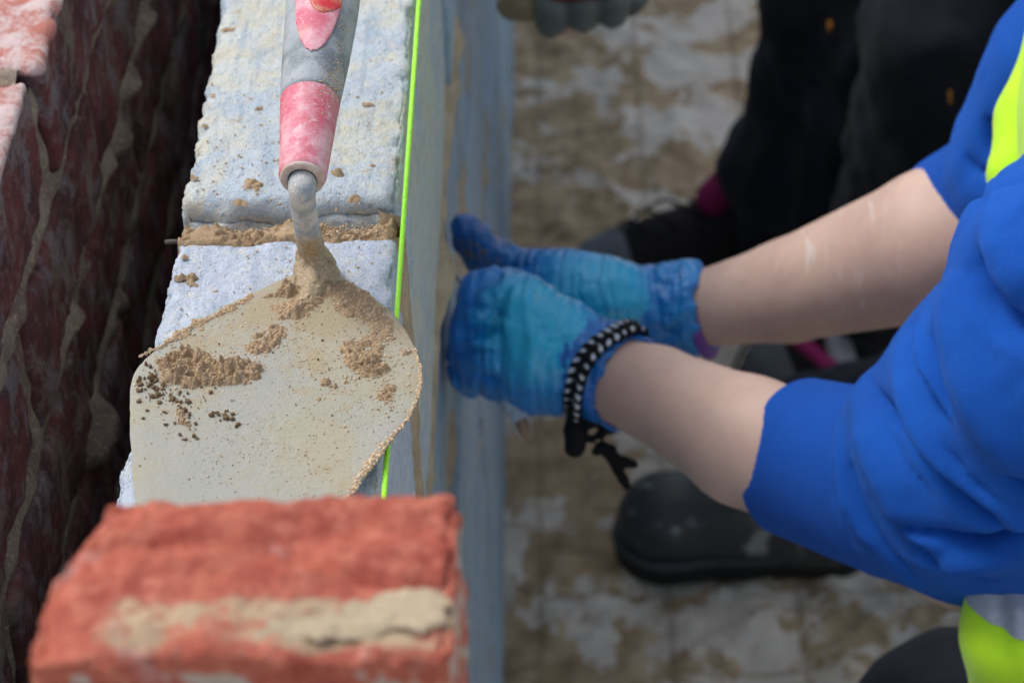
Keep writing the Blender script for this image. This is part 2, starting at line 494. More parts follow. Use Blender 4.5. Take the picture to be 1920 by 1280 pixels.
# ------------------------------------------------------------------ block wall
wall = empty('block_wall', (WX-.05, 2.0, 0), 'pale blue grey concrete block wall with sandy mortar joints', 'wall')
def block_fn(seed, chip=.0022, rough=.0006, wav=.0012):
    def fn(V, N, dist):
        n1 = fbm(V, 900, 3, seed); n2 = fbm(V, 110, 4, seed+3); n3 = fbm(V, 28, 3, seed+9); n4 = fbm(V, 330, 3, seed+5)
        e = np.exp(-dist/.005)
        d = rough*n1*.6 + .0005*n4 + wav*.5*n3*(1+2*e) - e*chip*np.maximum(0, n2+.25)*2.2 - .0016*np.maximum(0, n4-.45)
        return N*d[:, None] + (-N*(e*.0012)[:, None])
    return fn
zb = WT-.215
def nearfn(V, N, dist):
    d = block_fn(11)(V, N, dist); d[:, 0] -= .0055*sst(.88, .72, V[:, 1])*sst(WX-.03, WX-.1, V[:, 0]); return d      # the block is laid a little out of line
V, Q = rough_box((WX-.1, .487, zb), (WX, .920, WT-.0005), .0017, .0028, nearfn)
b = mesh('block', V, Q, M_block_near, wall); tag(b, 'pale blue block with the trowel lying on it')
def farfn(V, N, dist):
    d = block_fn(37, .0026)(V, N, dist)
    k = sst(.953, .9405, V[:, 1])*sst(WT-.03, WT, V[:, 2])          # worn, rounded near end
    d[:, 2] -= k*k*.0075*(1+.5*fbm(V, 60, 3, 15)); d[:, 1] += k*.0025*(1+fbm(V, 60, 3, 5))
    return d
V, Q = rough_box((WX-.1, .941, zb), (WX, 1.372, WT+.0012), .0019, .0035, farfn)
b = mesh('block', V, Q, M_block_far, wall); tag(b, 'cream smeared block beyond the open joint')
parts = []
def lowfn(seed):
    return lambda V, N, dist: N*(.0018*fbm(V, 40, 3, seed)-np.exp(-dist/.006)*.002*np.maximum(0, fbm(V, 70, 3, seed+2)+.2))[:, None]
def addbox(acc, lo, hi, cell, bev, fn):
    V, Q = rough_box(lo, hi, cell, bev, fn); b = sum(len(v) for v, _ in acc); acc.append((V, Q+b))
acc = []
for k in range(5):
    z0 = .225*k
    y = .487-.45 if k % 2 == 0 else .487-.675
    j = 0
    while y < 5:
        if not (k == 4 and .4 < y < 1.3):
            off = [0, .0015, -.002, .0025, -.001][(j*3+k) % 5] - (.0055-.008*(3-k)/3 if k < 4 else 0)
            addbox(acc, (WX-.1+off, y, z0), (WX+off, y+.44, z0+.215), .009 if .2 < y < 3.2 else .05, .003, lowfn(k*31+j))
        y += .45; j += 1
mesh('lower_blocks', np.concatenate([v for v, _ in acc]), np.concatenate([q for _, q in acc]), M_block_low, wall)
# mortar in the joints: one rough sheet just inside each face, swelling out where it was squeezed from the beds
def bed(u, v):
    p = np.stack([0*u, u, v], 1)
    h = np.full(len(u), -.0140)
    for k in range(1, 5):
        zc = .225*k-.005
        w = (.011 if k == 4 else .006)+.010*np.maximum(0, fbm(p*[1, 1, .3], 7, 3, 40+k))
        bul = np.exp(-((v-zc)/w)**2)
        amp = .003+.014*np.maximum(0, fbm(p*[1, 1, .4], 9, 4, 60+k))
        h = np.maximum(h, -.0140+bul*(amp+(.0125 if k == 4 else .0040)))
    return h + .0012*fbm(p, 90, 3, 7) + .003*(1-np.clip(v/WT, 0, 1))
V, Q = heightgrid(.0, 3.6, .0, WT-.012, .006, bed, lambda u, v, h: np.stack([WX+h, u, v], 1))
V2, Q2 = heightgrid(.0, 3.6, .0, WT-.012, .03, lambda u, v: u*0-.093, lambda u, v, h: np.stack([WX+h, u, v], 1))
mesh('mortar_bed', np.concatenate([V, V2]), np.concatenate([Q, Q2+len(V)]), M_mortar_pale, wall, closed=False)
# the open cross joint between the two top blocks, lumpy with squeezed mortar
def cross(u, v):
    p = np.stack([u, v, 0*u], 1)
    lft = sst(WX-.06, WX-.098, u)
    mid = (v-.9305)/.0105
    h = -.0105 + .008*np.maximum(-.4, fbm(p, 75, 4, 21)) + .0036*fbm(p, 300, 4, 22) + .0022*np.maximum(0, fbm(p, 700, 2, 23)) - .003*mid + lft*.003
    h += .005*np.exp(-((u-(WX-.045))/.02)**2) + .004*np.exp(-((u-(WX-.082))/.012)**2)
    return np.minimum(h, -.001) - np.maximum(0, np.abs(mid)-1)*.02
V, Q = heightgrid(WX-.0985, WX-.0015, .914, .947, .0008, cross, lambda u, v, h: np.stack([u, v, WT+h], 1))
c0 = mesh('cross_joint_mortar', V, Q, M_mortar, wall, closed=False)
def perp(u, v):
    p = np.stack([0*u, u, v], 1)
    w = .0085+.003*fbm(p, 30, 2, 5)
    return .0022+.0012*fbm(p, 60, 4, 6)-.012*sst(w*.8, w*1.5, np.abs(u-(.9305-.05*(WT-v)*0)))
V, Q = heightgrid(.908, .953, WT-.215, WT-.004, .0012, perp, lambda u, v, h: np.stack([WX+h, u, v], 1))
c1 = mesh('perpend_mortar', V, Q, M_mortar_pale, wall, closed=False)

# ------------------------------------------------------------------ red brick wall across the cavity
RX = -.262
rw = empty('brick_wall', (RX-.05, 1.2, 0), 'old red brick wall with white bloom and squeezed mortar across the dark cavity', 'wall')
def rbfn(seed):
    def fn(V, N, dist):
        e = np.exp(-dist/.006)
        return N*(.0016*fbm(V, 25, 3, seed)+.0012*fbm(V, 120, 4, seed+1)-e*.004*np.maximum(0, fbm(V, 60, 3, seed+4)+.2))[:, None]
    return fn
acc = []
for k in range(15):
    zt = WT+.002-.075*k
    y = 1.0675-.225*8 - (.1125 if k % 2 else 0); j = 0
    while y < 3.2:
        fine = .5 < y+.2 and y < 1.9 and k < 9
        off = [.0, .0014, -.001, .001, -.0014, .0018][(j*5+k*3) % 6]
        if k == 0 and abs(y-.8425) < .01: off = -.002
        if k == 0 and abs(y-1.0675) < .01: off = .003
        addbox(acc, (RX-.1025+off, y, zt-.065), (RX+off, y+.215, zt), .004 if fine and k < 3 else (.008 if fine else .03), .004, rbfn(k*41+j))
        y += .225; j += 1
rwo = mesh('brickwork', np.concatenate([v for v, _ in acc]), np.concatenate([q for _, q in acc]), M_redwall, rw)
def rbed(u, v):
    p = np.stack([0*u, u, v], 1); h = np.full(len(u), -.012)
    for k in range(0, 14):
        zc = WT+.002-.070-.075*k
        bl = sst(.18, .55, fbm(p*[1, 1, .7], 17, 3, 80+k))
        h = np.maximum(h, -.012+np.exp(-((v-zc)/.0085)**4)*(.0120+.0022*fbm(p, 30, 3, 90+k))+np.exp(-((v-zc+.003)/.015)**2)*.013*bl)
        u0 = 1.0625-(.1125 if k % 2 else 0)
        dd = np.abs((u-u0+.1125) % .225-.1125); inrow = (np.abs(v-(zc+.0375)) < .036)
        h = np.where(inrow, np.maximum(h, -.006+np.exp(-(dd/.008)**2)*(.004+.005*fbm(p, 30, 3, 99+k))), h)
    return h+.0018*fbm(p, 80, 3, 17)
V, Q = heightgrid(.0, 2.6, .12, WT-.009, .006, rbed, lambda u, v, h: np.stack([RX+h, u, v], 1))
def rtop(u, v):
    p = np.stack([u, v, 0*u], 1)
    dd = np.abs((v-1.0625+.1125) % .225-.1125)
    return -.008+np.exp(-(dd/.013)**2)*(.010+.003*fbm(p, 70, 3, 3))+.001*fbm(p, 200, 3, 4)
V2, Q2 = heightgrid(RX-.1, RX-.009, .5, 1.8, .003, rtop, lambda u, v, h: np.stack([u, v, WT+h], 1))
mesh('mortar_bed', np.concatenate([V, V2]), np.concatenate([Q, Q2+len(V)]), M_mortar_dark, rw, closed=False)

# ================================================================== THE BRICK STANDING ON END
BX0, BX1, BY0, BY1 = -.1345, -.0310, .4375, .4985
m = Mt('orange_red_brick', .92, .1)
c = m.mix(m.ramp(m.noise(55, 6, .65), .35, .68), (.60, .175, .115), (.40, .090, .065))
c = m.mix(m.ramp(m.noise(160, 6, .78), .46, .70, 0, .75), c, (.76, .30, .20)); c = m.mix(m.ramp(m.noise(520, 3, .7), .56, .68, 0, .5), c, (.25, .055, .04))
c = m.mix(m.ramp(m.noise(45, 5, .7), .60, .68, 0, .35), c, (.70, .50, .46))
# dried mortar along the near arris of the end face and in blotches below it
yw = m.math('ADD', m.xyz(1), m.math('MULTIPLY', m.math('SUBTRACT', m.noise(38, 5, .65), .5), .022))
band = m.math('MULTIPLY', m.ramp(yw, -.0285, -.0245), m.ramp(yw, -.0135, -.0095, 1, 0))
xg = m.ramp(m.math('ADD', m.xyz(0), m.math('MULTIPLY', m.math('SUBTRACT', m.noise(60, 4, .6), .5), .02)), -.038, -.030)
topm = m.ramp(m.xyz(2), .2085, .2105)
band = m.math('MULTIPLY', m.math('MULTIPLY', band, topm), xg)
cc = m.mix(m.ramp(m.noise(260, 4, .7), .4, .7), (.60, .47, .30), (.50, .36, .24))
c = m.mix(m.math('MULTIPLY', band, m.ramp(m.noise(110, 6, .75), .40, .52, .10, .92)), c, cc)
blot = m.math('MULTIPLY', m.ramp(m.xyz(2), .2085, .2105, 1, 0), m.ramp(m.math('ADD', m.noise(75, 4, .6), m.ramp(m.xyz(0), .0, .045, 0, .13)), .60, .66))
c = m.mix(blot, c, (.58, .50, .42))
m.col(c).bump(m.noise(300, 5, .7), .0018, .8).bump(m.noise(1200, 3, .6), .0006, .6)
def ebf(V, N, dist):
    x, y, z = V.T; p2 = V*[1, 1, .5]
    e = np.exp(-dist/.004)
    top = (N[:, 2] > .5)
    u = (x-BX0)/(BX1-BX0); w = (y-BY0)/(BY1-BY0)
    g1 = np.exp(-((w-(.66-.28*sst(.35, 1, u)+.05*noise(V, 40, 3)))/.045)**2)*sst(.02, .2, u)
    g2 = np.exp(-((w-(.40+.10*noise(V, 25, 8)))/.05)**2)*.4*sst(.7, .2, u)
    d = .0010*fbm(V, 90, 4, 5)+.0008*fbm(V, 300, 3, 6)-top*(g1*.0042+g2*.003)+top*.0030*fbm(V*[.3, 1, 1], 80, 2, 44)-e*.0022*np.maximum(0, fbm(V, 130, 3, 7)+.2)
    D = N*d[:, None]
    lw = sst(BX0+.03, BX0, x)
    D[:, 0] += lw*(.0105*sst(.40, 1.0, w)+.0015*sst(.2, .4, w)-.001+.0014*fbm(V*[1, 1, .6], 95, 3, 12))*sst(WT+.10, WT+.19, z)
    D[:, 2] += top*(.0015*np.sin(u*5)-.002*(1-u))
    return D
V, Q = rough_box((BX0, BY0, WT+.0008), (BX1, BY1, WT+.215), .0016, .0042, ebf)
brick_o = o = mesh('red_brick', V, Q, m.m, origin=((BX0+BX1)/2, (BY0+BY1)/2+.0, WT))
tag(o, 'orange red brick stood on end on the block wall, smeared with dry mortar', 'brick')

# ================================================================== TROWEL
TZ = WT+.0052
heel = Pz(592, 512, TZ)
trowel = empty('trowel', (heel[0], heel[1], WT), 'brick trowel with dusty grey and pink handle and mortar caked blade', 'trowel')
right = [(608, 508), (640, 522), (690, 552), (730, 583), (760, 620), (778, 655), (789, 690), (790, 718), (783, 748), (765, 785), (735, 822), (700, 872), (650, 938), (560, 1060), (470, 1180), (410, 1240)]
left = [(574, 508), (520, 530), (455, 560), (390, 592), (330, 628), (280, 668), (255, 698), (245, 735), (244, 790), (247, 850), (253, 940), (272, 1080), (307, 1180), (350, 1240)]
outl = [Pz(x, y, TZ)[:2] for x, y in right] + [Pz(x, y, TZ)[:2] for x, y in left[::-1]]
def smooth_closed(p, n):
    p = np.array(p); m_ = len(p); q = np.vstack([p[-2:], p, p[:3]]); out = []
    for t in np.linspace(0, m_, n, endpoint=False):
        i = int(t); u = t-i; a, b, c, d = q[i+1:i+5]
        out.append(.5*((2*b)+(-a+c)*u+(2*a-5*b+4*c-d)*u*u+(-a+3*b-3*c+d)*u**3))
    return np.array(out)
ol = smooth_closed(outl, 150)
ctr = ol.mean(0); nr = len(ol)
rings = [1, .9995, .985, .9, .7, .5, .3, .12]; V = []; Fc = []
def bladez(x, y):
    p = np.stack([x, y, 0*x], 1); return .0004*fbm(p, 25, 3, 4)+.0002*fbm(p, 300, 3, 9)
zs = [(1, -.0009), (1.0, .0006)] + [(r, .0009) for r in rings[2:]]
for r, z in zs:
    q = ctr+(ol-ctr)*r
    if z > -.0001: edge = np.array([[.0, .0]])
    zz = TZ+z+bladez(q[:, 0], q[:, 1])
    q = q + (0 if r < 1 else .0004*np.stack([noise(np.c_[q, q[:, :1]*0], 400, 5), noise(np.c_[q, q[:, :1]*0], 400, 6)], 1))
    V += [(a[0], a[1], z_) for a, z_ in zip(q, zz)]
V.append((ctr[0], ctr[1], TZ+.0009)); V.append((ctr[0], ctr[1], TZ-.0009))
for k in range(len(zs)-1):
    for j in range(nr):
        j2 = (j+1) % nr; Fc.append((k*nr+j, (k+1)*nr+j, (k+1)*nr+j2, k*nr+j2))
for j in range(nr):
    j2 = (j+1) % nr; Fc.append(((len(zs)-1)*nr+j, len(V)-2, (len(zs)-1)*nr+j2)); Fc.append((j2, len(V)-1, j))
m = Mt('cement_filmed_steel', .7, .22)
c = m.mix(m.ramp(m.noise(16, 5, .6), .38, .62), (.36, .36, .315), (.39, .36, .26))
c = m.mix(m.ramp(m.math('ADD', m.noise(30, 7, .74, dist=.5), m.ramp(m.xyz(1), -.11, -.01, 0, .17)), .54, .66, 0, .85), c, (.37, .31, .20))
c = m.mix(m.ramp(m.noise(14, 6, .7, m.mapped((3, .5, 1), (0, 0, .5)), .5), .56, .66, 0, .5), c, (.40, .39, .34))
c = m.mix(m.ramp(m.noise(9, 4, .6, dist=.8), .56, .66, 0, .4), c, (.36, .36, .26))
c = m.mix(m.ramp(m.noise(620, 3, .7), .60, .70, 0, .6), c, (.46, .37, .25))
c = m.mix(m.ramp(m.vor(260), .05, .16, .6, 0), c, (.44, .33, .21))
m.col(c).bump(m.noise(620, 4, .7), .0006, .8).bump(m.noise(130, 4, .6), .0009, .4)
M_blade = m.m
mesh('blade', V, Fc, M_blade, trowel)

# shank: cranked steel stem, caked with sand low down
s_pts = [P(598, 520, 1.110), P(586, 480, 1.095), P(575, 425, 1.068), P(568, 380, 1.048), P(566.5, 352, 1.038), P(569, 322, 1.046)]
s_sm = spline(s_pts, 22); F = Field(); F.chain(s_sm, list(np.interp(np.linspace(0, 5, 22), range(6), [.0080, .0058, .0050, .0049, .0049, .0048])), .002)
F.chain([Pz(596, 515, TZ), Pz(585, 548, TZ), Pz(562, 590, TZ)], [.0085, .0045, .0012], .008)
F.chain([Pz(570, 526, TZ), Pz(640, 530, TZ)], [.0022, .0018], .008)
F.det = lambda p: .00012*fbm(p, 500, 3, 3)+.0011*sst(s_pts[2][2]-.004, s_pts[1][2]-.004, p[:, 2])*fbm(p, 420, 3, 5)
m = Mt('dusty_steel', .5, .5)
zc = m.math('ADD', m.xyz(2), m.math('MULTIPLY', m.math('SUBTRACT', m.noise(90, 4, .6), .5), .012))
steel = m.mix(m.ramp(m.noise(70, 5, .7), .4, .6), (.30, .36, .40), (.62, .60, .56))
san = m.mix(m.ramp(m.noise(800, 3, .7), .4, .65), (.34, .25, .14), (.52, .40, .26))
sh_z = (s_pts[2][2]-WT)
m.col(m.mix(m.ramp(zc, sh_z-.010, sh_z+.002, 1, 0), steel, san)).bump(m.noise(900, 3, .7), .0008, .9)
F.obj('shank', .0011, m.m, trowel)

rg0 = np.random.default_rng(77)
# handle: lathe along a slightly curved axis
hp = [P(567, 334, 1.040), P(573, 280, 1.052), P(580, 205, 1.068), P(592, 112, 1.087), P(604, 20, 1.106), P(614, -80, 1.127), P(622, -180, 1.149), P(626, -240, 1.163)]
rr = [.0099, .0108, .0124, .0145, .0160, .0166, .0155, .0120]
ax = spline(hp, 60); rad = np.interp(np.linspace(0, len(hp)-1, 60), range(len(hp)), rr)
def seglen(a): return np.concatenate([[0], np.cumsum(np.linalg.norm(np.diff(a, axis=0), axis=1))])
SL = seglen(ax)
m = Mt('dusty_grey_rubber', .55, .35)
d1 = m.noise(60, 6, .65); d2 = m.noise(18, 4, .6)
c = m.mix(m.ramp(d1, .36, .62), (.17, .20, .22), (.38, .42, .45))
c = m.mix(m.ramp(d2, .42, .62, 0, .75), c, (.42, .47, .50))
c = m.mix(m.ramp(m.noise(900, 2, .6), .66, .70, 0, .85), c, (.55, .43, .28))
m.col(c).bump(m.noise(700, 3, .7), .0004, .6)
M_grey = m.m
m = Mt('dusty_pink_red_plastic', .45, .4)
c = m.mix(m.ramp(m.noise(75, 6, .7), .38, .66), (.62, .13, .19), (.73, .42, .46))
c = m.mix(m.ramp(m.noise(190, 5, .75, dist=1.5), .57, .66, 0, .6), c, (.78, .62, .62))
c = m.mix(m.ramp(m.noise(33, 4, .6), .55, .70, 0, .5), c, (.62, .42, .32))
m.col(c).bump(m.noise(500, 3, .7), .0003, .5)
M_pink = m.m
m = Mt('strong_red_plastic', .4, .4)
c = m.mix(m.ramp(m.noise(120, 5, .7), .42, .66), (.60, .03, .045), (.52, .30, .17))
M_red2 = m.col(c).m
def lathe(i0, i1, extra, name, mat, prof=None, seg=56, caps=True):
    V = []; Fc = []; idx = np.linspace(i0, i1, 40)
    pts = np.stack([np.interp(idx, range(60), ax[:, k]) for k in range(3)], 1); rs = np.interp(idx, range(60), rad)+extra
    s_ = np.interp(idx, range(60), SL)
    if prof is not None: rs = rs+prof(s_)
    v, f = tube(pts, rs, seg, cap=caps); return mesh(name, v, f, mat, trowel)
i_f = int(np.argmin(np.abs([proj(a)[1]-195 for a in ax])))
lathe(i_f, 58.5, 0, 'handle', M_grey, prof=lambda s: .0006*(1-np.exp(-(s-s[0])/.0012))-.0006-.006*sst(.0, 1., (s-s[-1]+.012)/.012))
def ferr(s):
    g = -.0004*np.exp(-((s-.0042)/.0006)**2)-.0004*np.exp(-((s-.0064)/.0005)**2)
    return g-.0010*np.exp(-s/.0006)
fo = lathe(0, i_f, 0, 'ferrule', M_pink, prof=ferr, caps=False)
# pale end ring of the ferrule, with the hole the shank enters
T0 = nrm(ax[1]-ax[0]); a0 = ax[0]-T0*.0003
u = nrm(np.cross(T0, (0, 0, 1.))); w = np.cross(T0, u); V = []; Fc = []; n = 48
prof = [(.0092, .0008), (.0092, -.0004), (.0086, -.0009), (.0062, -.0009), (.0057, -.0003), (.0056, .005)]
for r_, t in prof:
    for j in range(n):
        a = 2*math.pi*j/n; V.append(a0+T0*t+r_*(math.cos(a)*u+math.sin(a)*w))
for k in range(len(prof)-1):
    for j in range(n): Fc.append((k*n+j, k*n+(j+1) % n, (k+1)*n+(j+1) % n, (k+1)*n+j))
mm = Mt('chalky_plastic', .8, .2); mm.col(mm.mix(mm.ramp(mm.noise(200, 4, .7), .4, .65), (.62, .53, .46), (.50, .36, .30))).bump(mm.noise(700, 3), .0004, .6)
mesh('end_ring', V, Fc, mm.m, fo)
# inlaid panels: patches of the lathe surface standing a fraction proud
def patch(poly, name, mat, off, parent):
    import itertools
    V = []; Fc = []; nu, nv = 170, 200
    ids = np.linspace(20, 59, nu); ang = np.linspace(0, 2*math.pi, nv, endpoint=False)
    pts = np.stack([np.interp(ids, range(60), ax[:, k]) for k in range(3)], 1); rs = np.interp(ids, range(60), rad)
    T = np.gradient(pts, axis=0); T /= np.linalg.norm(T, axis=1, keepdims=True)
    G = np.zeros((nu, nv, 3)); keep = np.zeros((nu, nv), bool)
    for i in range(nu):
        uu = nrm(np.cross(T[i], (0, 0, 1.))); ww = np.cross(uu, T[i])
        for j in range(nv):
            G[i, j] = pts[i]+(rs[i]+off)*(math.cos(ang[j])*uu+math.sin(ang[j])*ww)
            x, y, D = proj(G[i, j]); nn = math.cos(ang[j])*uu+math.sin(ang[j])*ww
            keep[i, j] = nn@(CAM-G[i, j]) > 0 and inpoly(np.array([x]), np.array([y]), poly)[0]
    idx = {}; 
    for i in range(nu-1):
        for j in range(nv):
            j2 = (j+1) % nv
            if keep[i, j] and keep[i+1, j] and keep[i+1, j2] and keep[i, j2]:
                q = []
                for a in ((i, j), (i+1, j), (i+1, j2), (i, j2)):
                    if a not in idx: idx[a] = len(V); V.append(G[a])
                    q.append(idx[a])
                Fc.append(tuple(q))
    o = mesh(name, V, Fc, mat, parent)
    md = o.modifiers.new('s', 'SOLIDIFY'); md.thickness = .0008; md.offset = 0
    sm = o.modifiers.new('m', 'SMOOTH'); sm.iterations = 12; sm.factor = .5
    return o
ell1 = [(556+0, -60), (552, 0), (553, 45), (560, 75), (570, 92), (583, 99), (597, 96), (612, 84), (626, 60), (637, 30), (644, 0), (650, -60), (648, -140), (600, -190), (560, -140)]
g1 = patch(ell1, 'grip_inlay', M_pink, .0004, trowel)
ell2 = [(578, -20), (580, 8), (588, 20), (602, 27), (622, 25), (642, 17), (644, -10), (640, -40), (600, -55)]
patch(ell2, 'grip_inset', M_red2, .0009, g1)

axd = np.stack([np.interp(np.linspace(0, 59, 300), range(60), ax[:, k]) for k in range(3)], 1); radd = np.interp(np.linspace(0, 59, 300), range(60), rad)
Cs = []
for cx, cy, sx_, sy_, n_ in ((632, 160, 9, 26, 300), (612, 165, 12, 18, 110), (652, 40, 14, 40, 170), (610, 20, 20, 12, 160), (590, 120, 30, 70, 90), (600, 240, 18, 30, 50)):
    for _ in range(n_):
        x, y = rg0.normal(cx, sx_), rg0.normal(cy, sy_); d_ = ray(x, y); best = None
        t = ((ax-CAM)@d_); q = CAM+t[:, None]*d_; dd_ = np.linalg.norm(q-ax, axis=1)-rad
        i_ = int(np.argmin(dd_))
        if dd_[i_] >= 0: continue
        tv = np.arange(t[i_]-.05, t[i_], .0003); qq = CAM+tv[:, None]*d_; ins = (np.linalg.norm(qq[:, None]-axd[None], axis=2) < radd[None]).any(1)
        if ins.any(): Cs.append(qq[int(np.argmax(ins))])
        continue
        if dd_[i_] < 0: Cs.append(ax[i_]+nrm(q[i_]-ax[i_]-d_*math.sqrt(max(0, rad[i_]**2-(dd_[i_]+rad[i_])**2)))*rad[i_])
gv, gf = grains(np.array(Cs), rg0.uniform(.00018, .00042, len(Cs)), 31)
mg = Mt('dried_sand', .9, .2); mg.col(mg.mix(mg.ramp(mg.noise(800, 2), .35, .65), (.40, .28, .16), (.70, .56, .38)))
o = mesh('sand', gv, gf, mg.m, trowel, closed=False); tag(o, kind='stuff')

# ------------------------------------------------------------------ mortar left on the blade and the blocks
def smear(polys, z, cell, soft, seed, lim=None):
    """polys: (pixel outline, height in m, granularity)"""
    W_ = [([tuple(Pz(x, y, z)[:2]) for x, y in pl], hh, gr) for pl, hh, gr in polys]
    Vs = []; Qs = []; b = 0
    for kk, (pl, hh, gr) in enumerate(W_):
        a = np.array(pl); lo = a.min(0)-soft*2; hi = a.max(0)+soft*2
        def fn(u, v, pl=pl, hh=hh, gr=gr, kk=kk):
            p = np.stack([u, v, 0*u], 1)
            wob = np.stack([noise(p, 220, 3+kk), noise(p, 220, 9+kk)], 1)*soft*.9
            d = np.full(len(u), 9.)
            q = np.stack([u, v], 1)+wob
            for i in range(len(pl)):
                s0 = np.array(pl[i]); s1 = np.array(pl[(i+1) % len(pl)]); e = s1-s0
                t = np.clip(((q-s0)@e)/(e@e+1e-12), 0, 1); d = np.minimum(d, np.linalg.norm(q-s0-t[:, None]*e, axis=1))
            ins = inpoly(q[:, 0], q[:, 1], pl); sd = np.where(ins, d, -d)
            edge = sst(-soft, soft*1.2, sd)
            n = fbm(p, gr, 3, seed+kk)*.6+fbm(p, gr*2.4, 3, seed+kk+7)*.75
            return hh*(edge*1.05-.62+n*.95*(.45+.55*edge))
        V, Q = heightgrid(lo[0], hi[0], lo[1], hi[1], cell, fn, lambda u, v, h: np.stack([u, v, z+np.maximum(h, -.0006)], 1), keep=lambda h: h > 0)
        if len(V) == 0: continue
        Vs.append(V); Qs.append(Q+b); b += len(V)
    return np.concatenate(Vs), np.concatenate(Qs)
BT = TZ+.0011
bp = [
 ([(558, 508), (625, 508), (668, 535), (712, 566), (728, 602), (700, 600), (668, 590), (640, 585), (610, 560), (592, 590), (560, 598), (525, 590), (505, 575), (540, 560)], .0022, 150),
 ([(290, 675), (342, 652), (380, 660), (410, 679), (462, 675), (492, 694), (489, 709), (440, 724), (410, 724), (342, 726), (309, 716), (294, 701)], .0045, 230),
 ([(300, 700), (342, 690), (372, 705), (355, 726), (320, 722)], .0055, 230),
 ([(455, 649), (507, 611), (530, 611), (530, 630), (507, 660), (462, 664)], .0030, 260),
 ([(646, 637), (702, 622), (721, 630), (721, 675), (729, 701), (687, 705), (650, 690), (642, 660)], .0022, 200),
 ([(648, 672), (700, 662), (722, 680), (729, 701), (687, 705), (655, 694)], .0042, 240),
 ([(498, 556), (535, 528), (553, 532), (552, 548), (540, 556), (512, 560)], .0050, 170),
 ([(562, 570), (580, 556), (603, 558), (600, 570), (575, 584), (560, 598), (520, 600), (525, 588)], .0040, 200),
 ([(262, 668), (330, 622), (400, 584), (470, 550), (478, 560), (400, 600), (330, 640)], .0012, 300),
 ([(604, 712), (618, 706), (628, 716), (622, 726), (606, 724)], .0035, 300),
 ([(636, 708), (655, 704), (656, 714), (640, 716)], .003, 300),
 ([(720, 715), (740, 720), (745, 745), (728, 758), (712, 745)], .0016, 420),
 ([(750, 655), (768, 652), (770, 662), (755, 668)], .0026, 300),
 ([(328, 770), (345, 765), (362, 795), (350, 800), (335, 790)], .0022, 420),
 ([(598, 745), (612, 746), (608, 758), (600, 756)], .0022, 330),
 ([(660, 550), (700, 560), (735, 600), (742, 640), (720, 640), (700, 622), (672, 600)], .0011, 260)]
V, Q = smear(bp, BT, .00048, .0024, 50)
# sand grains strewn over blade and blocks
rg = np.random.default_rng(4)
def strew(n, cx, cy, sx, sy, z, r0, r1, poly=None, rot=0):
    x = rg.normal(0, sx, n); y = rg.normal(0, sy, n); c, s = math.cos(rot), math.sin(rot)
    px, py = cx+x*c-y*s, cy+x*s+y*c
    if poly is not None: k = inpoly(px, py, poly); px, py = px[k], py[k]
    C = np.array([Pz(a, b, z) for a, b in zip(px, py)]).reshape(-1, 3); r = r0*.6+(r1*1.25-r0*.6)*rg.uniform(0, 1, len(C))**2.6
    return C, r
bladepoly = right[:13]+[(650, 938), (246, 938)]+left[:11][::-1]
Cs = []; Rs = []
kk_ = rg.choice(len(V), 6500); Cs.append(V[kk_]+np.array((0, 0, .0001))); Rs.append(rg.uniform(.00012, .00036, 6500))
for a in [(700, 400, 690, 60, 18, .0003, .0008), (300, 690, 665, 35, 30, .0003, .0008), (260, 500, 630, 60, 22, .0003, .0007), (240, 600, 560, 80, 26, .0003, .0008),
          (3200, 520, 760, 170, 120, .00020, .00042), (160, 735, 720, 22, 40, .0003, .0007), (220, 350, 620, 60, 26, .0003, .0006), (150, 640, 740, 70, 50, .00025, .0006)]:
    C, r = strew(a[0], a[1], a[2], a[3], a[4], BT-.00008, a[5]*.8, a[6]*.7, bladepoly, rot=-.25 if a[4] < 30 else 0); Cs.append(C); Rs.append(r)
# along the right-hand rim
for _ in range(420):
    t = rg.uniform(); i = 5+t*7; k = int(i); f_ = i-k
    x = right[k][0]*(1-f_)+right[k+1][0]*f_; y = right[k][1]*(1-f_)+right[k+1][1]*f_
    Cs.append(Pz(x-abs(rg.normal(0, 2.5))+1, y+rg.normal(0, 2)-1, BT-.0004)[None]); Rs.append(np.array([rg.uniform(.0003, .0007)]))
for _ in range(260):
    t = rg.normal(.45, .25); x = 712-60*t; y = 840+85*t
    Cs.append(Pz(x+rg.normal(0, 2.5), y+rg.normal(0, 2.5), BT-.0006)[None]); Rs.append(np.array([rg.uniform(.0004, .0010)]))
gv, gf = grains(np.concatenate(Cs), np.concatenate(Rs), 3)
tq = np.concatenate([Q[:, [0, 1, 2]], Q[:, [0, 2, 3]]])
mg = Mt('loose_sand', .9, .2); mg.col(mg.mix(mg.ramp(mg.noise(800, 2), .35, .65), (.42, .29, .17), (.74, .60, .42))); M_sand = mg.m
o = mesh('mortar_residue', np.concatenate([V, gv]), np.concatenate([tq, gf+len(V)]), M_mortar, trowel, closed=False)
o.data.materials.append(M_sand); mi = np.zeros(len(o.data.polygons), np.int32); mi[len(tq):] = 1; o.data.polygons.foreach_set('material_index', mi)
tag(o, kind='stuff')
Cs = []; Rs = []
for a in [(70, 285, 720, 26, 18, .0006, .0013), (90, 330, 735, 36, 26, .0004, .0010), (14, 425, 780, 10, 8, .0007, .0013), (30, 340, 790, 16, 18, .0004, .0008), (90, 480, 660, 150, 60, .0002, .0005), (60, 420, 760, 130, 60, .0002, .0005)]:
    C, r = strew(a[0], a[1], a[2], a[3], a[4], BT+.0002, a[5], a[6], bladepoly); Cs.append(C); Rs.append(r)
mk = Mt('dark_grit', .9, .2); mk.col(mk.mix(mk.noise(300), (.13, .085, .045), (.22, .15, .08)))
gv, gf = grains(np.concatenate(Cs), np.concatenate(Rs), 8)
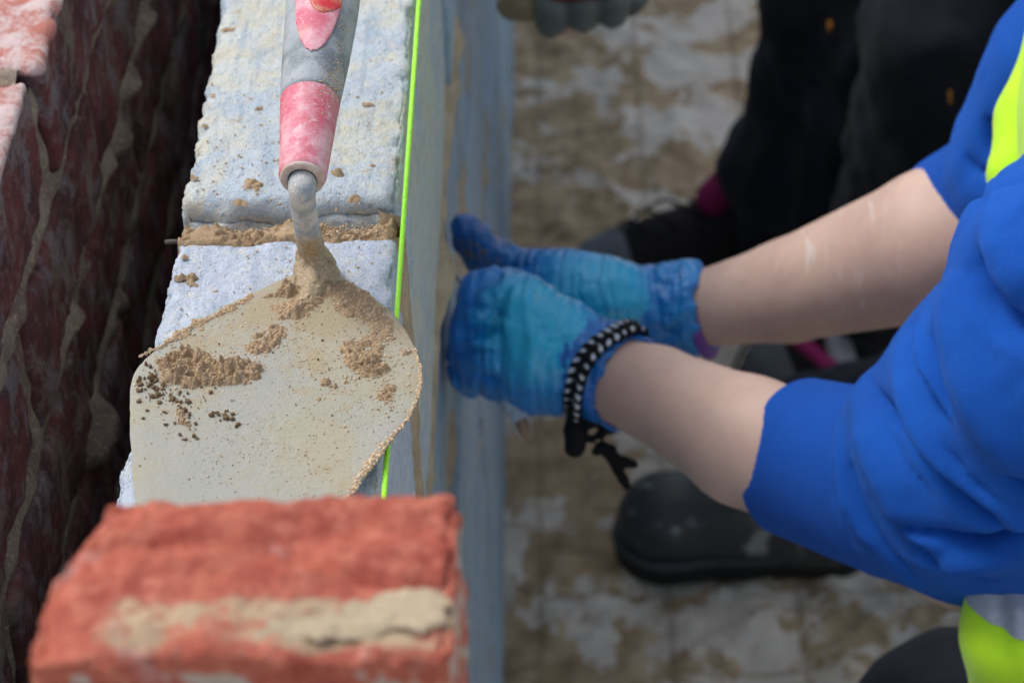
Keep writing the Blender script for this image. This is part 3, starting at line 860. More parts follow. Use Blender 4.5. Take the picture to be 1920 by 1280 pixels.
o = mesh('dark_grit', gv, gf, mk.m, trowel, closed=False); tag(o, kind='stuff')

pl = [(178, 1181), (197, 1162), (253, 1120), (309, 1122), (403, 1120), (478, 1136), (544, 1125), (605, 1097), (656, 1103), (703, 1106), (792, 1101), (838, 1111), (840, 1162), (797, 1181), (703, 1184), (609, 1200), (516, 1193), (436, 1202), (328, 1200), (234, 1203), (183, 1200)]
V, Q = smear([(pl, .0008, 160), ([(640, 1110), (700, 1112), (790, 1110), (832, 1120), (830, 1150), (700, 1160), (620, 1150)], .0010, 150), ([(260, 1140), (400, 1135), (470, 1160), (380, 1180), (260, 1180)], .0010, 150)], WT+.2139, .0009, .0022, 150)
mesh('mortar_smear', V, Q, M_mortar_pale, brick_o, closed=False)
tops = []
def blob_poly(cx, cy, rx, ry, n=9, s=0):
    rq = random.Random(s); return [(cx+rx*math.cos(2*math.pi*i/n)*rq.uniform(.6, 1.25), cy+ry*math.sin(2*math.pi*i/n)*rq.uniform(.6, 1.25)) for i in range(n)]
for i, (x, y, a, b_, h) in enumerate([(347, 521, 20, 9, .0034), (358, 530, 12, 8, .0032), (344, 480, 7, 4, .002), (404, 548, 9, 4, .002), (486, 206, 12, 5, .0026), (489, 235, 5, 5, .0018), (474, 345, 20, 10, .0024), (482, 356, 8, 10, .002), (634, 326, 18, 6, .003), (672, 321, 6, 3, .0018),
        (664, 373, 18, 7, .002), (364, 330, 9, 6, .0016), (352, 325, 5, 4, .0012), (386, 233, 7, 5, .0012), (700, 310, 5, 3, .001), (425, 55, 12, 4, .0009), (398, 180, 5, 6, .001), (316, 512, 4, 5, .003), (450, 380, 16, 5, .0016), (690, 195, 14, 3, .0006), (525, 300, 7, 5, .0012)]):
    tops.append((blob_poly(x, y, a, b_, s=i), h, 230))
V, Q = smear(tops[:4]+tops[17:18], WT-.0002, .0006, .0011, 90)
V2, Q2 = smear(tops[4:17]+tops[18:], WT+.0014, .0006, .0011, 120)
Cs = []; Rs = []
blockpoly = [(330, 470), (735, 445), (735, 600), (600, 520), (250, 690)]
C, r = strew(260, 480, 540, 160, 70, WT, .0002, .0006, [(335, 465), (732, 446), (735, 590), (640, 515), (560, 515), (290, 650)]); Cs.append(C); Rs.append(r)
C, r = strew(520, 560, 300, 170, 110, WT+.0013, .0002, .0006, [(412, 20), (745, 20), (728, 410), (342, 390), (352, 300), (372, 200)]); Cs.append(C); Rs.append(r)
for _ in range(900):          # crumbs along the open joint
    x = rg.uniform(338, 722); y = 447-.03*(x-320)+rg.normal(0, 6)
    Cs.append(Pz(x, y, WT-.008+rg.uniform(-.003, .003))[None]); Rs.append(np.array([rg.uniform(.0002, .0008)]))
Cs = np.concatenate(Cs); Rs = np.concatenate(Rs); kp = Cs[:, 0] > WX-.0965; Cs = Cs[kp]; Rs = Rs[kp]
gv, gf = grains(Cs, Rs, 5)
Va = np.concatenate([V, V2]); Qa = np.concatenate([Q, Q2+len(V)]); Qa = Qa[(Va[:, 0][Qa] > WX-.0975).all(1)]
tq = np.concatenate([Qa[:, [0, 1, 2]], Qa[:, [0, 2, 3]]])
o = mesh('mortar_crumbs', np.concatenate([Va, gv]), np.concatenate([tq, gf+len(Va)]), M_mortar, closed=False)
o.data.materials.append(M_sand); mi = np.zeros(len(o.data.polygons), np.int32); mi[len(tq):] = 1; o.data.polygons.foreach_set('material_index', mi)
tag(o, 'tan mortar crumbs dropped on top of the blocks', kind='stuff')

# ================================================================== STRING LINE
m = Mt('neon_yellow_green_string', .6, .3)
sx = WX+.0009
a = np.array((sx+.001, -.3, WT-.001)); b = np.array((sx+.0016, 4.8, WT-.0002))
ts = np.concatenate([np.linspace(0, .12, 20), np.linspace(.125, .30, 700), np.linspace(.31, 1, 60)])
pts = a+(b-a)*ts[:, None]
m.col((.42, 1.0, .06)).bump(m.vor(900, m.mapped((1, .55, 1))), .0005, .8)
m.inp(Coat_Weight=.1)
v, f = tube(pts, .00115, 8)
o = mesh('string_line', v, f, m.m, origin=(sx, 1, WT))
tag(o, 'taut neon yellow green string line along the top edge of the block wall', 'string')
# steel tie wire end in the cavity
v, f = tube([(WX-.098, .9345, WT-.012), (WX-.103, .9350, WT-.012), (WX-.107, .9355, WT-.0125)], .0012, 8)
o = mesh('wall_tie', v, f, Mt('rusty_tie', .8, .2).col((.10, .08, .07)).m, origin=(WX-.1, .9302, WT-.022))
tag(o, 'thin steel tie sticking from the block into the dark cavity', 'wall tie')

# ================================================================== PEOPLE
def folds(F, base, lines, k=.009, gain=1.):
    """raise cloth ridges (or, with a negative height, sink creases) along pixel paths found on the surface of `base`"""
    for ln in lines:
        pts, r, lift = ln[:3]
        sp = spline(pts, len(pts)*5); h3 = []
        for x, y in sp:
            h = base.hit(x, y)
            if h is not None: h3.append(h)
        if len(h3) < 2: continue
        h3 = np.array(h3)
        for _ in range(4): h3[1:-1] = .25*h3[:-2]+.5*h3[1:-1]+.25*h3[2:]
        e = .004; f0 = base.ev(h3, det=False)
        g = np.stack([base.ev(h3+np.eye(3)[i]*e, det=False)-f0 for i in range(3)], 1); g /= np.linalg.norm(g, axis=1, keepdims=True)
        F.fo.append((h3, lift*gain, r, lift < 0, g))

# ---------- the bricklayer crouching at the wall
W1, E1, S1 = P(1110, 695, 1.59), P(1830, 985, 1.40), P(2470, 360, 1.13)
W2, E2, S2 = P(1290, 585, 1.69), P(1935, 400, 1.55), P(2440, -230, 1.42)
CH = (S1+S2)/2+np.array((.03, 0, 0))
PEL = np.array((.66, 1.12, .56))
base = np.array((.55, 1.15, 0))
man = empty('person', base, 'person crouching at the wall in blue sweatshirt, yellow high visibility vest and blue gloves', 'person')
def mid(a, b, t): return a+(b-a)*t
K1 = P(1805, 1415, 1.65); A1 = np.array((.52, 1.02, .09))
A2 = P(1475, 985, 2.60); A2[2] = .105; K2 = np.array((.56, 1.62, .50)); HIP1 = PEL+np.array((0, -.09, 0)); HIP2 = PEL+np.array((0, .10, 0))
HEAD = CH+np.array((-.01, .02, .27))
B = Field()
def arm(F, W_, E_, S_, rw, rm, re, rs, k=.02):
    F.cone(W_, mid(W_, E_, .30), rw, rm*.93, k); F.cone(mid(W_, E_, .30), mid(W_, E_, .70), rm*.93, rm*1.06, k); F.cone(mid(W_, E_, .70), E_, rm*1.06, re, k); F.cone(E_, S_, re, rs, k)
B.cone(P(1010, 640, 1.60), W1, .019, .0255, .002)
B.cone(W1, P(1230, 738, 1.555), .0255, .0290, .004).cone(P(1230, 738, 1.555), P(1400, 826, 1.50), .0290, .0385, .006).cone(P(1400, 826, 1.50), E1, .0385, .044, .006).cone(E1, S1, .044, .056, .02)
B.cone(P(1170, 560, 1.69), W2, .017, .0225, .002)
B.cone(W2, P(1480, 545, 1.655), .0240, .0335, .003).cone(P(1480, 545, 1.655), P(1760, 458, 1.585), .0335, .0480, .006).cone(P(1760, 458, 1.585), E2, .048, .048, .006).cone(E2, S2, .046, .056, .02)
B.cone(CH+(0, -.1, -.04), CH+(0, .1, -.04), .105, .105, .05); B.cone(CH+(0, 0, -.05), PEL, .13, .145, .06)
B.cone(CH, HEAD-(0, 0, .1), .055, .052, .03)
B.ell(HEAD, (.095, .075, .115), k=.03); B.ell(HEAD+(-.055, 0, -.055), (.05, .05, .055), k=.03)
B.cone(HEAD+(-.090, 0, .0), HEAD+(-.108, 0, -.032), .009, .014, .012)                     # nose
B.ell(HEAD+(-.092, 0, -.062), (.012, .024, .006), k=.006)                                 # mouth
for sgn in (-1, 1):
    B.ell(HEAD+(-.0, sgn*.076, -.01), (.020, .008, .032), k=.006)                          # ears
    B.ell(HEAD+(-.083, sgn*.032, .004), (.013, .015, .011), k=.004, sub=True); B.ell(HEAD+(-.078, sgn*.032, .004), (.011, .013, .010), k=.002)
for (H_, K_, A_) in ((HIP1, K1, A1), (HIP2, K2, A2)):
    B.cone(H_, K_, .085, .055, .04); B.cone(K_, A_, .052, .035, .02)
m = Mt('pale_skin', .5, .35)
c = m.mix(m.ramp(m.noise(22, 5, .6), .3, .7), (.67, .47, .385), (.58, .395, .33))
c = m.mix(m.ramp(m.noise(160, 4, .7), .50, .75, 0, .35), c, (.62, .33, .27))
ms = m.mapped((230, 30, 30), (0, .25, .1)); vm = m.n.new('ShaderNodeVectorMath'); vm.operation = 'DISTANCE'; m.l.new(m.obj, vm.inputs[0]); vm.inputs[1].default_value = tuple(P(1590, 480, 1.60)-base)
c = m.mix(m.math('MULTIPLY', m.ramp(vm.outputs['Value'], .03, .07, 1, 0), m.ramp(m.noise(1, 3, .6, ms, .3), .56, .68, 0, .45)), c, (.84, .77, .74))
c = m.mix(m.ramp(m.noise(48, 5, .7), .48, .66, 0, .30), c, (.50, .33, .29)); c = m.mix(m.ramp(m.vor(130), .03, .07, .35, 0), c, (.36, .20, .15))
c = m.mix(m.ramp(m.noise(9, 3, .5), .45, .7, 0, .35), c, (.62, .36, .30))
m.col(c).bump(m.noise(900, 3, .6), .0003, .5).inp(Subsurface_Weight=.12, Subsurface_Scale=.01)
m.b.inputs['Subsurface Radius'].default_value = (1, .35, .2)
M_skin = m.m
body = B.obj('body', .0068, M_skin, man)

# ---------- gloves
def mat_glove(name, a, b_, dirt, ctr=None, rad=.04):
    m = Mt(name, .27, .55)
    v = m.mapped((1, 1, 1))
    # stretched film is paler and greener, bunched film darker
    c = m.mix(m.ramp(m.noise(20, 4, .55), .38, .62), a, b_)
    if ctr is not None:          # film stretched thin over the back of the hand, loose and dark elsewhere
        vm = m.n.new('ShaderNodeVectorMath'); vm.operation = 'DISTANCE'; m.l.new(m.obj, vm.inputs[0]); vm.inputs[1].default_value = tuple(ctr)
        dd = m.math('ADD', vm.outputs['Value'], m.math('MULTIPLY', m.math('SUBTRACT', m.noise(30, 3, .5, dist=.5), .5), .030))
        c = m.mix(m.ramp(dd, rad*.5, rad*1.5), (.026, .46, .76), (.010, .20, .62))
    if dirt: c = m.mix(m.ramp(m.noise(75, 5, .7), .56, .62, 0, .9), c, (.26, .20, .11))
    m.col(c)
    w = m.n.new('ShaderNodeTexWave'); w.inputs['Scale'].default_value = 38; w.inputs['Distortion'].default_value = 11; w.inputs['Detail'].default_value = 3
    w.inputs['Detail Scale'].default_value = 1.2; m.l.new(m.mapped((1, .35, .25), (0, .25, .35)), w.inputs['Vector'])
    m.bump(w.outputs['Fac'], .0020, .55); m.bump(m.noise(90, 5, .6, m.mapped((1, .3, .3)), .6), .0025, .6); m.bump(m.noise(260, 4, .6), .0006, .5)
    m.inp(Subsurface_Weight=.1, Subsurface_Scale=.005, Coat_Weight=.3, Coat_Roughness=.3)
    return m.m
M_glove = mat_glove('stretched_blue_nitrile', (.012, .30, .56), (.010, .20, .50), False, P(1010, 610, 1.56)-base, .038)
M_glove2 = mat_glove('stretched_blue_film', (.012, .30, .56), (.010, .20, .50), False, P(1130, 560, 1.66)-base, .040)
M_cuff = mat_glove('bunched_blue_nitrile', (.006, .105, .46), (.008, .17, .55), False)
M_gdirt = mat_glove('mortared_blue_nitrile', (.008, .16, .44), (.006, .10, .36), True)
# near glove: a loose fist closed round the tool, back of the hand to the camera
G = Field(); k = .012
G.chain([P(1120, 690, 1.585), P(1040, 650, 1.583), P(960, 590, 1.580), P(915, 560, 1.585)], [.0270, .0290, .0260, .0200], .014)
G.chain([P(1110, 700, 1.588), P(1010, 665, 1.585), P(930, 640, 1.587), P(898, 630, 1.592)], [.0265, .0285, .0235, .0180], .014)
G.chain([P(1080, 700, 1.60), P(990, 690, 1.60), P(915, 680, 1.605)], [.0265, .026, .0200], .014)
fing = [([(925, 548, 1.583), (893, 556, 1.600), (886, 588, 1.640), (905, 610, 1.660)], [.0135, .0115, .0105, .0095]),
        ([(905, 590, 1.585), (888, 600, 1.603), (884, 630, 1.640), (900, 650, 1.668)], [.0135, .0118, .0108, .0095]),
        ([(895, 648, 1.592), (874, 660, 1.608), (876, 680, 1.640), (898, 682, 1.668)], [.0132, .0115, .0105, .0092]),
        ([(905, 692, 1.602), (872, 698, 1.614), (882, 716, 1.640), (905, 708, 1.660)], [.0125, .0108, .0100, .0085])]
for pts, rs in fing: G.chain([P(*q) for q in pts], rs, .0055)
G.chain([P(1040, 610, 1.60), P(975, 570, 1.625), P(920, 560, 1.650), P(890, 575, 1.662)], [.017, .0145, .0120, .0100], .008)     # thumb behind
Gb = Field(); Gb.pr = list(G.pr)
folds(G, Gb, [([(868, 560), (891, 541), (925, 515), (960, 497)], .0035, -.0028), ([(870, 617), (904, 598), (930, 562), (945, 535)], .0035, -.0034), ([(852, 640), (880, 628), (908, 642)], .0035, -.0034), ([(930, 560), (924, 610), (935, 660), (930, 720)], .0045, -.0025),([(846, 622), (872, 616), (905, 618), (945, 632)], .0035, -.0055), ([(846, 664), (872, 660), (905, 662), (940, 676)], .0035, -.0045), ([(862, 574), (890, 572), (925, 580), (960, 600)], .0035, -.0045),
              ([(930, 505), (915, 545), (925, 600), (945, 650), (950, 710)], .005, -.0030), ([(1000, 520), (985, 580), (1000, 650), (990, 720)], .007, .0018), ([(880, 700), (905, 712), (945, 722)], .004, -.003),
              ([(1050, 545), (1040, 600), (1050, 660), (1035, 730)], .003, -.0012), ([(1020, 530), (1012, 600), (1024, 700)], .003, -.0010), ([(1075, 580), (1062, 650), (1055, 720)], .003, -.0012),
              ([(900, 560), (935, 590), (955, 640), (950, 700)], .006, .0016), ([(880, 615), (910, 622), (935, 640)], .006, .0010),
              ([(940, 520), (900, 560), (878, 600)], .008, .0018), ([(872, 640), (905, 660), (930, 700)], .006, .0014),
              ([(985, 510), (950, 545), (925, 600)], .006, -.0012), ([(870, 622), (900, 628), (925, 652)], .005, -.0020), ([(885, 560), (905, 600), (915, 650)], .005, -.0014),
              ([(868, 668), (900, 676), (930, 690)], .005, -.0018)], gain=1.9)
gp = P(1000, 650, 1.58)
G.det = lambda p: .0011*(1-np.abs(noise(p*[1, .45, .45], 110, 4)))*2+.0006*fbm(p, 300, 2, 6)-.001
g1 = G.obj('glove', .0020, M_glove, man)
# its rolled, dark bunched cuff
C1 = Field(); axis = nrm(P(1230, 745, 1.555)-P(1040, 660, 1.583)); cw = P(1120, 692, 1.585)
def ring(F, c, ax_, R1, r, n=26, wob=.0016, seed=1, k=.004, tilt=None):
    u_ = nrm(np.cross(ax_, (0.2, .1, 1))); v_ = np.cross(ax_, u_); q = []
    for i in range(n+1):
        a = 2*math.pi*i/n; aa = np.array([[math.cos(a)*2, math.sin(a)*2, seed]])
        rr_ = R1+wob*noise(aa, 1.3, seed)[0]; off = wob*2.2*noise(aa, 1.1, seed+5)[0]
        q.append(c+rr_*(math.cos(a)*u_+math.sin(a)*v_)+ax_*off)
    F.chain(q, [r]*len(q), k)
C1.cone(P(1060, 664, 1.583), P(1160, 712, 1.575), .0302, .0292, .005)
for i, t in enumerate(np.linspace(-.010, .026, 7)): ring(C1, cw+axis*t, axis, .0288-.0004*i, .0030, seed=i+2)
C1.cone(P(1150, 706, 1.577), P(1235, 748, 1.555), .0262, .0300, .003, sub=True)
C1.det = lambda p: .0007*fbm(p, 220, 3, 8)
co = C1.obj('cuff', .0016, M_cuff, g1)

# far glove
G2 = Field()
G2.chain([P(1245, 585, 1.690), P(1140, 565, 1.685), P(1060, 545, 1.690), P(1000, 520, 1.70)], [.0250, .0265, .0255, .0190], .014)
for pts, rs in [([(1010, 512, 1.700), (950, 492, 1.705), (906, 455, 1.690), (872, 428, 1.680)], [.0125, .0112, .0108, .0098]),
                ([(1000, 532, 1.712), (940, 520, 1.720), (900, 482, 1.705), (874, 452, 1.700)], [.0130, .0115, .0108, .0095]),
                ([(1000, 550, 1.720), (935, 552, 1.740), (925, 582, 1.760)], [.0125, .011, .010]), ([(1010, 570, 1.720), (950, 582, 1.742), (945, 606, 1.760)], [.012, .0105, .0095]),
                ([(1080, 525, 1.700), (1020, 506, 1.73), (960, 512, 1.752)], [.015, .0125, .0105])]:
    G2.chain([P(*q) for q in pts], rs, .0055)
G2.det = lambda p: .0010*noise(p*[.5, 1, 1], 140, 5)+.0005*fbm(p, 380, 2, 6)
g2 = G2.obj('glove', .0020, M_glove2, man); tag(g2, 'blue glove with sand on its fingers')
g2.data.materials.append(M_gdirt)
xs = P(985, 520, 1.70)[0]
co_ = np.empty(len(g2.data.vertices)*3); g2.data.vertices.foreach_get('co', co_); co_ = co_.reshape(-1, 3)+base
for p_ in g2.data.polygons:
    v = co_[list(p_.vertices)].mean(0)
    if v[0] < xs+.006*math.sin(v[2]*300): p_.material_index = 1
C2 = Field(); ax2 = nrm(P(1480, 545, 1.655)-P(1180, 575, 1.685)); cw2 = P(1262, 580, 1.69)
C2.cone(P(1190, 575, 1.690), P(1312, 578, 1.688), .0272, .0282, .005)
for i, t in enumerate(np.linspace(-.020, .017, 8)): ring(C2, cw2+ax2*t, ax2, .0268+.0006*math.sin(i*2.1), .0030, seed=i+20, wob=.0026)
for a in np.linspace(0, 2*math.pi, 13)[:-1]:
    u_ = nrm(np.cross(ax2, (.2, .1, 1))); v_ = np.cross(ax2, u_); r_ = .0275; d_ = math.cos(a)*u_+math.sin(a)*v_; d2 = math.cos(a+.35)*u_+math.sin(a+.35)*v_
    C2.chain([cw2-ax2*.018+d_*r_, cw2+ax2*.002+d2*(r_+.0012), cw2+ax2*.020+d_*(r_+.001)], [.0015, .003, .0028], .004)
C2.cone(P(1308, 578, 1.686), P(1400, 566, 1.672), .0245, .0270, .003, sub=True)
C2.det = lambda p: .0010*fbm(p, 160, 3, 8)
C2.obj('cuff', .0016, mat_glove('crumpled_blue_nitrile', (.010, .17, .55), (.012, .25, .62), False), g2)
# purple wristband under the far cuff
WB = Field(); ring(WB, P(1318, 590, 1.686), nrm(ax2+np.array((0, 0, .1))), .0262, .0030, wob=.0004, seed=77)
mm = Mt('purple_rubber', .5, .4); WB.obj('wristband', .0018, mm.col((.17, .06, .36)).m, man)

# ---------- woven black and white bracelet over the near cuff
path = [(1232, 628), (1205, 616), (1178, 618), (1150, 632), (1124, 650), (1103, 672), (1088, 698), (1081, 728), (1078, 758), (1076, 785)]
UN = Field(); UN.pr = list(C1.pr[:-1])+list(B.pr[:4])
vis = []
for x, y in spline(path, 30):
    h = UN.hit(x, y)
    if h is None: h = UN.hit(x+6, y+6)
    if h is not None: vis.append(h)
vis = np.array(vis); wc = P(1150, 705, 1.58)
# close the loop behind the wrist
hid = []
e0, e1 = vis[-1], vis[0]
for t in np.linspace(0, 1, 24)[1:-1]:
    a = e0*(1-t)+e1*t; out = nrm(a-wc)
    back = nrm(M.T @ np.array((.15, .3, 1)))
    hid.append(a+back*.052*math.sin(math.pi*t)**.7)
loop = np.vstack([vis, hid]); d = seglen(np.vstack([loop, loop[:1]])); tot = d[-1]
lp = np.vstack([loop, loop[:1]])
def at_(s): s = s % tot; return np.array([np.interp(s, d, lp[:, i]) for i in range(3)])
nb = 36; bk = []; wh = []
for i in range(nb):
    s = tot*i/nb; p = at_(s); t = nrm(at_(s+.002)-at_(s-.002)); o_ = nrm(p-wc); sd_ = np.cross(t, o_)
    for col_, lat in ((0, -1), (1, 0), (0, 1)):
        for half in (0, .5):
            q = at_(s+tot/nb*(half+(.25 if lat == 0 else 0)))+o_*.0022+sd_*lat*.0042
            black = (lat != 0 and half == 0) or (lat == 0 and half == .5)
            if black: bk.append(ballmesh(q, .0031*(1+.12*math.sin(i*7.3+lat)), 1.15, 8, 6, t+sd_*lat*.6))
            elif lat != 0: wh.append(ballmesh(q+o_*.0009, .0017, 2.1, 7, 5, t+sd_*lat*.4))
            else: bk.append(ballmesh(q-o_*.0006, .0019, 1.3, 6, 5, sd_)) if i % 2 else wh.append(ballmesh(q, .0012, 1.5, 6, 5, sd_))
brac = empty('bracelet', wc, None, None); brac.parent = man; brac.location = tuple(wc-base)
mb = Mt('black_cord', .8, .2); mb.col((.008, .008, .010)).bump(mb.noise(700, 3), .0005, .6)
mw = Mt('white_cord', .8, .2); mw.col((.62, .66, .74)).bump(mw.noise(700, 3), .0004, .5)
V, Fc = merge(bk); mesh('black_cord', V, Fc, mb.m, brac, closed=False)
V, Fc = merge(wh); mesh('white_cord', V, Fc, mw.m, brac, closed=False)
K = Field()
q0 = vis[-1]; D0 = proj(q0)[2]
K.chain([P(1078, 775, D0), P(1080, 805, D0+.002), P(1078, 838, D0+.004)], [.0052, .0072, .0066], .003)
for i, (x, y, r) in enumerate([(1102, 796, .0040), (1118, 790, .0042), (1136, 800, .0042), (1126, 815, .0036), (1108, 822, .0036), (1146, 806, .0034), (1128, 838, .0044), (1145, 842, .0042), (1118, 846, .0034)]):
    K.ell(P(x, y, D0+.006), (r, r*.8, r*.8), k=.002)
K.chain([P(1130, 838, D0+.006), P(1150, 856, D0+.008), P(1172, 866, D0+.010), P(1188, 870, D0+.011)], [.0034, .0032, .0030, .0028], .002)
K.chain([P(1140, 848, D0+.006), P(1156, 876, D0+.008), P(1170, 900, D0+.010), P(1175, 910, D0+.010)], [.0034, .0032, .0030, .0026], .002)
K.chain([P(1080, 770, D0), P(1110, 790, D0+.004)], [.0040, .0040], .002)
K.det = lambda p: .0004*noise(p, 500, 2)
K.obj('cord_tail', .0013, mb.m, brac)

# ---------- sweatshirt
def cloth_mat(name, col1, col2, weave=1400, rough=.9, amp=.0006, rib=None):
    m = Mt(name, rough, .15)
    c = m.mix(m.ramp(m.noise(12, 4, .6), .35, .65), col1, col2)
    c = m.mix(m.ramp(m.noise(1100, 2, .7), .35, .65, 0, .35), c, tuple(x*.7 for x in col1))
    c = m.mix(m.ramp(m.noise(900, 2, .6), .66, .72, 0, .4), c, tuple(min(1, x*1.6+.05) for x in col1))
    m.col(c).bump(m.noise(weave, 4, .75), amp, .8).bump(m.noise(90, 4, .6), .0012, .35)
    m.inp(Sheen_Weight=.35, Sheen_Roughness=.5); m.b.inputs['Sheen Tint'].default_value = (*[min(1, x*2.+.1) for x in col1], 1)
    return m.m
M_blue = cloth_mat('royal_blue_fleece', (.011, .108, .52), (.009, .085, .43))
M_blue_rib = cloth_mat('royal_blue_ribbed_cuff', (.010, .090, .46), (.009, .080, .40), 900)
S = Field()
c0_ = P(1452, 848, 1.495); c1_ = P(1560, 890, 1.46)
S.cone(P(1725, 905, 1.42), P(1840, 880, 1.39), .0560, .068, .02)
S.chain([P(1840, 880, 1.385), P(1955, 800, 1.345), P(2080, 640, 1.27), S1], [.068, .080, .080, .078], .03)
S.ell(P(1860, 950, 1.40), (.042, .042, .036), k=.03)
S.chain([P(1925, 420, 1.27), P(2010, 480, 1.25), P(2200, 450, 1.18)], [.024, .045, .05], .03)
S.chain([P(1925, 560, 1.34), P(1865, 690, 1.375), P(1760, 800, 1.40)], [.036, .042, .040], .025)
# far sleeve
d0_ = P(1775, 410, 1.585); d1_ = P(1935, 385, 1.56)
S.cone(d1_, P(1985, 355, 1.53), .052, .058, .02).chain([P(1960, 310, 1.53), P(2060, 170, 1.50), S2], [.056, .064, .078], .03)
S.ell(P(1915, 265, 1.55), (.030, .030, .028), k=.02)
# trunk
S.cone(CH+(0, -.09, -.05), CH+(0, .09, -.05), .118, .118, .05).cone(CH+(.0, 0, -.06), PEL+(0, 0, .04), .142, .155, .06)
S.ell(CH+(0, 0, .045), (.085, .10, .05), k=.03)
def cz(*q): return [(1282+a*.781, 281+b*.781) for a, b in q]
Sb = Field(); Sb.pr = list(S.pr)
folds(S, Sb, [(cz((425, 505), (428, 620), (470, 760), (540, 880), (640, 960)), .0120, .0100), (cz((515, 430), (520, 520), (560, 640), (640, 750), (760, 850), (860, 900)), .0095, .0090),
  (cz((580, 390), (576, 480), (605, 580), (640, 650)), .0045, .0065), (cz((665, 280), (650, 400), (690, 560), (760, 700), (850, 800)), .0170, .0110),
  (cz((378, 600), (372, 700), (380, 800), (410, 890), (470, 970)), .0050, .0050), (cz((520, 965), (600, 985), (700, 990), (790, 975)), .0090, .0080), (cz((470, 820), (540, 905), (640, 945)), .006, .004),
  (cz((735, 120), (775, 250), (830, 360)), .0170, .0100), (cz((690, 900), (760, 905), (850, 880)), .007, .005),
  (cz((1290-300, 0), (1290-300, 60)), .01, .001)], gain=1.)
folds(S, Sb, [(cz((385, 540), (366, 600), (358, 680), (353, 760), (366, 850), (402, 945)), .0022, -.0050), (cz((388, 740), (405, 820), (440, 900), (500, 980), (560, 1040)), .0040, -.0120),
  (cz((440, 545), (480, 625), (530, 695), (590, 770), (660, 830), (740, 888), (830, 945)), .0048, -.0160), (cz((548, 410), (552, 500), (580, 580), (632, 662)), .0040, -.0150),
  (cz((604, 395), (594, 470), (610, 560), (642, 650)), .0040, -.0150), (cz((712, 245), (720, 330), (760, 392), (840, 455)), .0050, -.0190),
  (cz((500, 880), (600, 918), (680, 946), (760, 940), (840, 918)), .0040, -.0130), (cz((550, 925), (640, 1000), (730, 1032)), .0030, -.0070), (cz((770, 785), (840, 812)), .005, -.010),
  (cz((620, 690), (700, 790), (790, 850)), .004, -.0045), (cz((460, 640), (520, 750), (600, 840)), .004, -.0040), (cz((735, 90), (790, 75), (840, 70)), .004, -.004)]
 + [([(1800, 290), (1825, 330), (1850, 400)], .005, -.0070), ([(1850, 215), (1842, 270), (1865, 330)], .006, -.0100), ([(1890, 150), (1880, 230), (1900, 300)], .006, -.007)], gain=1.35)
S.det = lambda p: .0012*fbm(p, 45, 3, 2)
sw = S.obj('sweatshirt', .0031, M_blue, man)
def cuffpart(c0, c1, r0, r1, armfields, name='cuff'):
    F = Field(); a_ = nrm(c1-c0); F.cone(c0-a_*.02, c1+a_*.01, r0, r1, .004); F.cut(c0, c0-c1)
    F.cone(c0-a_*.05, c0+a_*.004, r0-.0055, r0-.006, .002, sub=True)
    F.det = lambda p: .0005*fbm(p, 30, 2, 5)
    return F.obj(name, .0020, M_blue_rib, sw)
cuffpart(P(1490, 855, 1.49), P(1665, 905, 1.435), .0458, .0530, None)
cuffpart(P(1800, 438, 1.60), P(1915, 380, 1.555), .0505, .056, None)

# ---------- high visibility vest
VT = Field()
VT.cone(CH+(-.008, -.055, -.06), CH+(-.008, .055, -.06), .128, .128, .05).cone(CH+(-.010, 0, -.07), PEL+(-.01, 0, .12), .152, .168, .06)
VT.cone(CH+(0, -.05, .045), CH+(0, .05, .045), .085, .085, .04)
VT.chain([P(1905, 330, 1.40), P(1935, 220, 1.41), P(1990, 60, 1.41)], [.016, .018, .02], .015)
VT.chain([P(1895, 1110, 1.36), P(1905, 1200, 1.36), P(1930, 1330, 1.40)], [.024, .028, .035], .012)
VT.chain([P(1838, 1105, 1.385), P(1860, 1200, 1.39), P(1895, 1330, 1.42)], [.010, .012, .014], .006)
VT.cut(PEL+np.array((0, 0, .02)), (0, 0, -1))
folds(VT, VT, [([(1872, 1050), (1882, 1150), (1900, 1290)], .005, -.006), ([(1905, 1120), (1915, 1200), (1935, 1290)], .012, .004)])
VT.det = lambda p: .003*fbm(p*[1, 1, .4], 22, 3, 12)
m = Mt('fluorescent_yellow_polyester', .6, .3)
m.col(m.mix(m.ramp(m.noise(30, 4), .3, .7), (.60, 1.0, .02), (.54, .94, .02))).bump(m.noise(900, 3), .0004, .5).inp(Sheen_Weight=.2)
M_hiv = m.m
vest = VT.obj('vest', .0055, M_hiv, man)
m = Mt('silver_reflective_tape', .35, .5); m.col(m.mix(m.ramp(m.noise(60, 4), .3, .7), (.34, .38, .44), (.42, .46, .52))).bump(m.noise(500, 3), .0004, .5).inp(Metallic=.3)
import bmesh
bm = bmesh.new(); bm.from_mesh(vest.data); zs_ = P(1850, 1155, 1.385)[2]-base[2]
for z_, keep_up in ((zs_+.030, True), (zs_+.085, False)):
    bmesh.ops.bisect_plane(bm, geom=bm.verts[:]+bm.edges[:]+bm.faces[:], plane_co=(0, 0, z_), plane_no=(0, 0, 1), clear_inner=keep_up, clear_outer=not keep_up)
bm.normal_update()
for v_ in bm.verts: v_.co += v_.normal*.0018
me = bpy.data.meshes.new('reflective_strip'); bm.to_mesh(me); bm.free(); me.materials.clear(); me.materials.append(m.m)
link(bpy.data.objects.new('reflective_strip', me), vest)

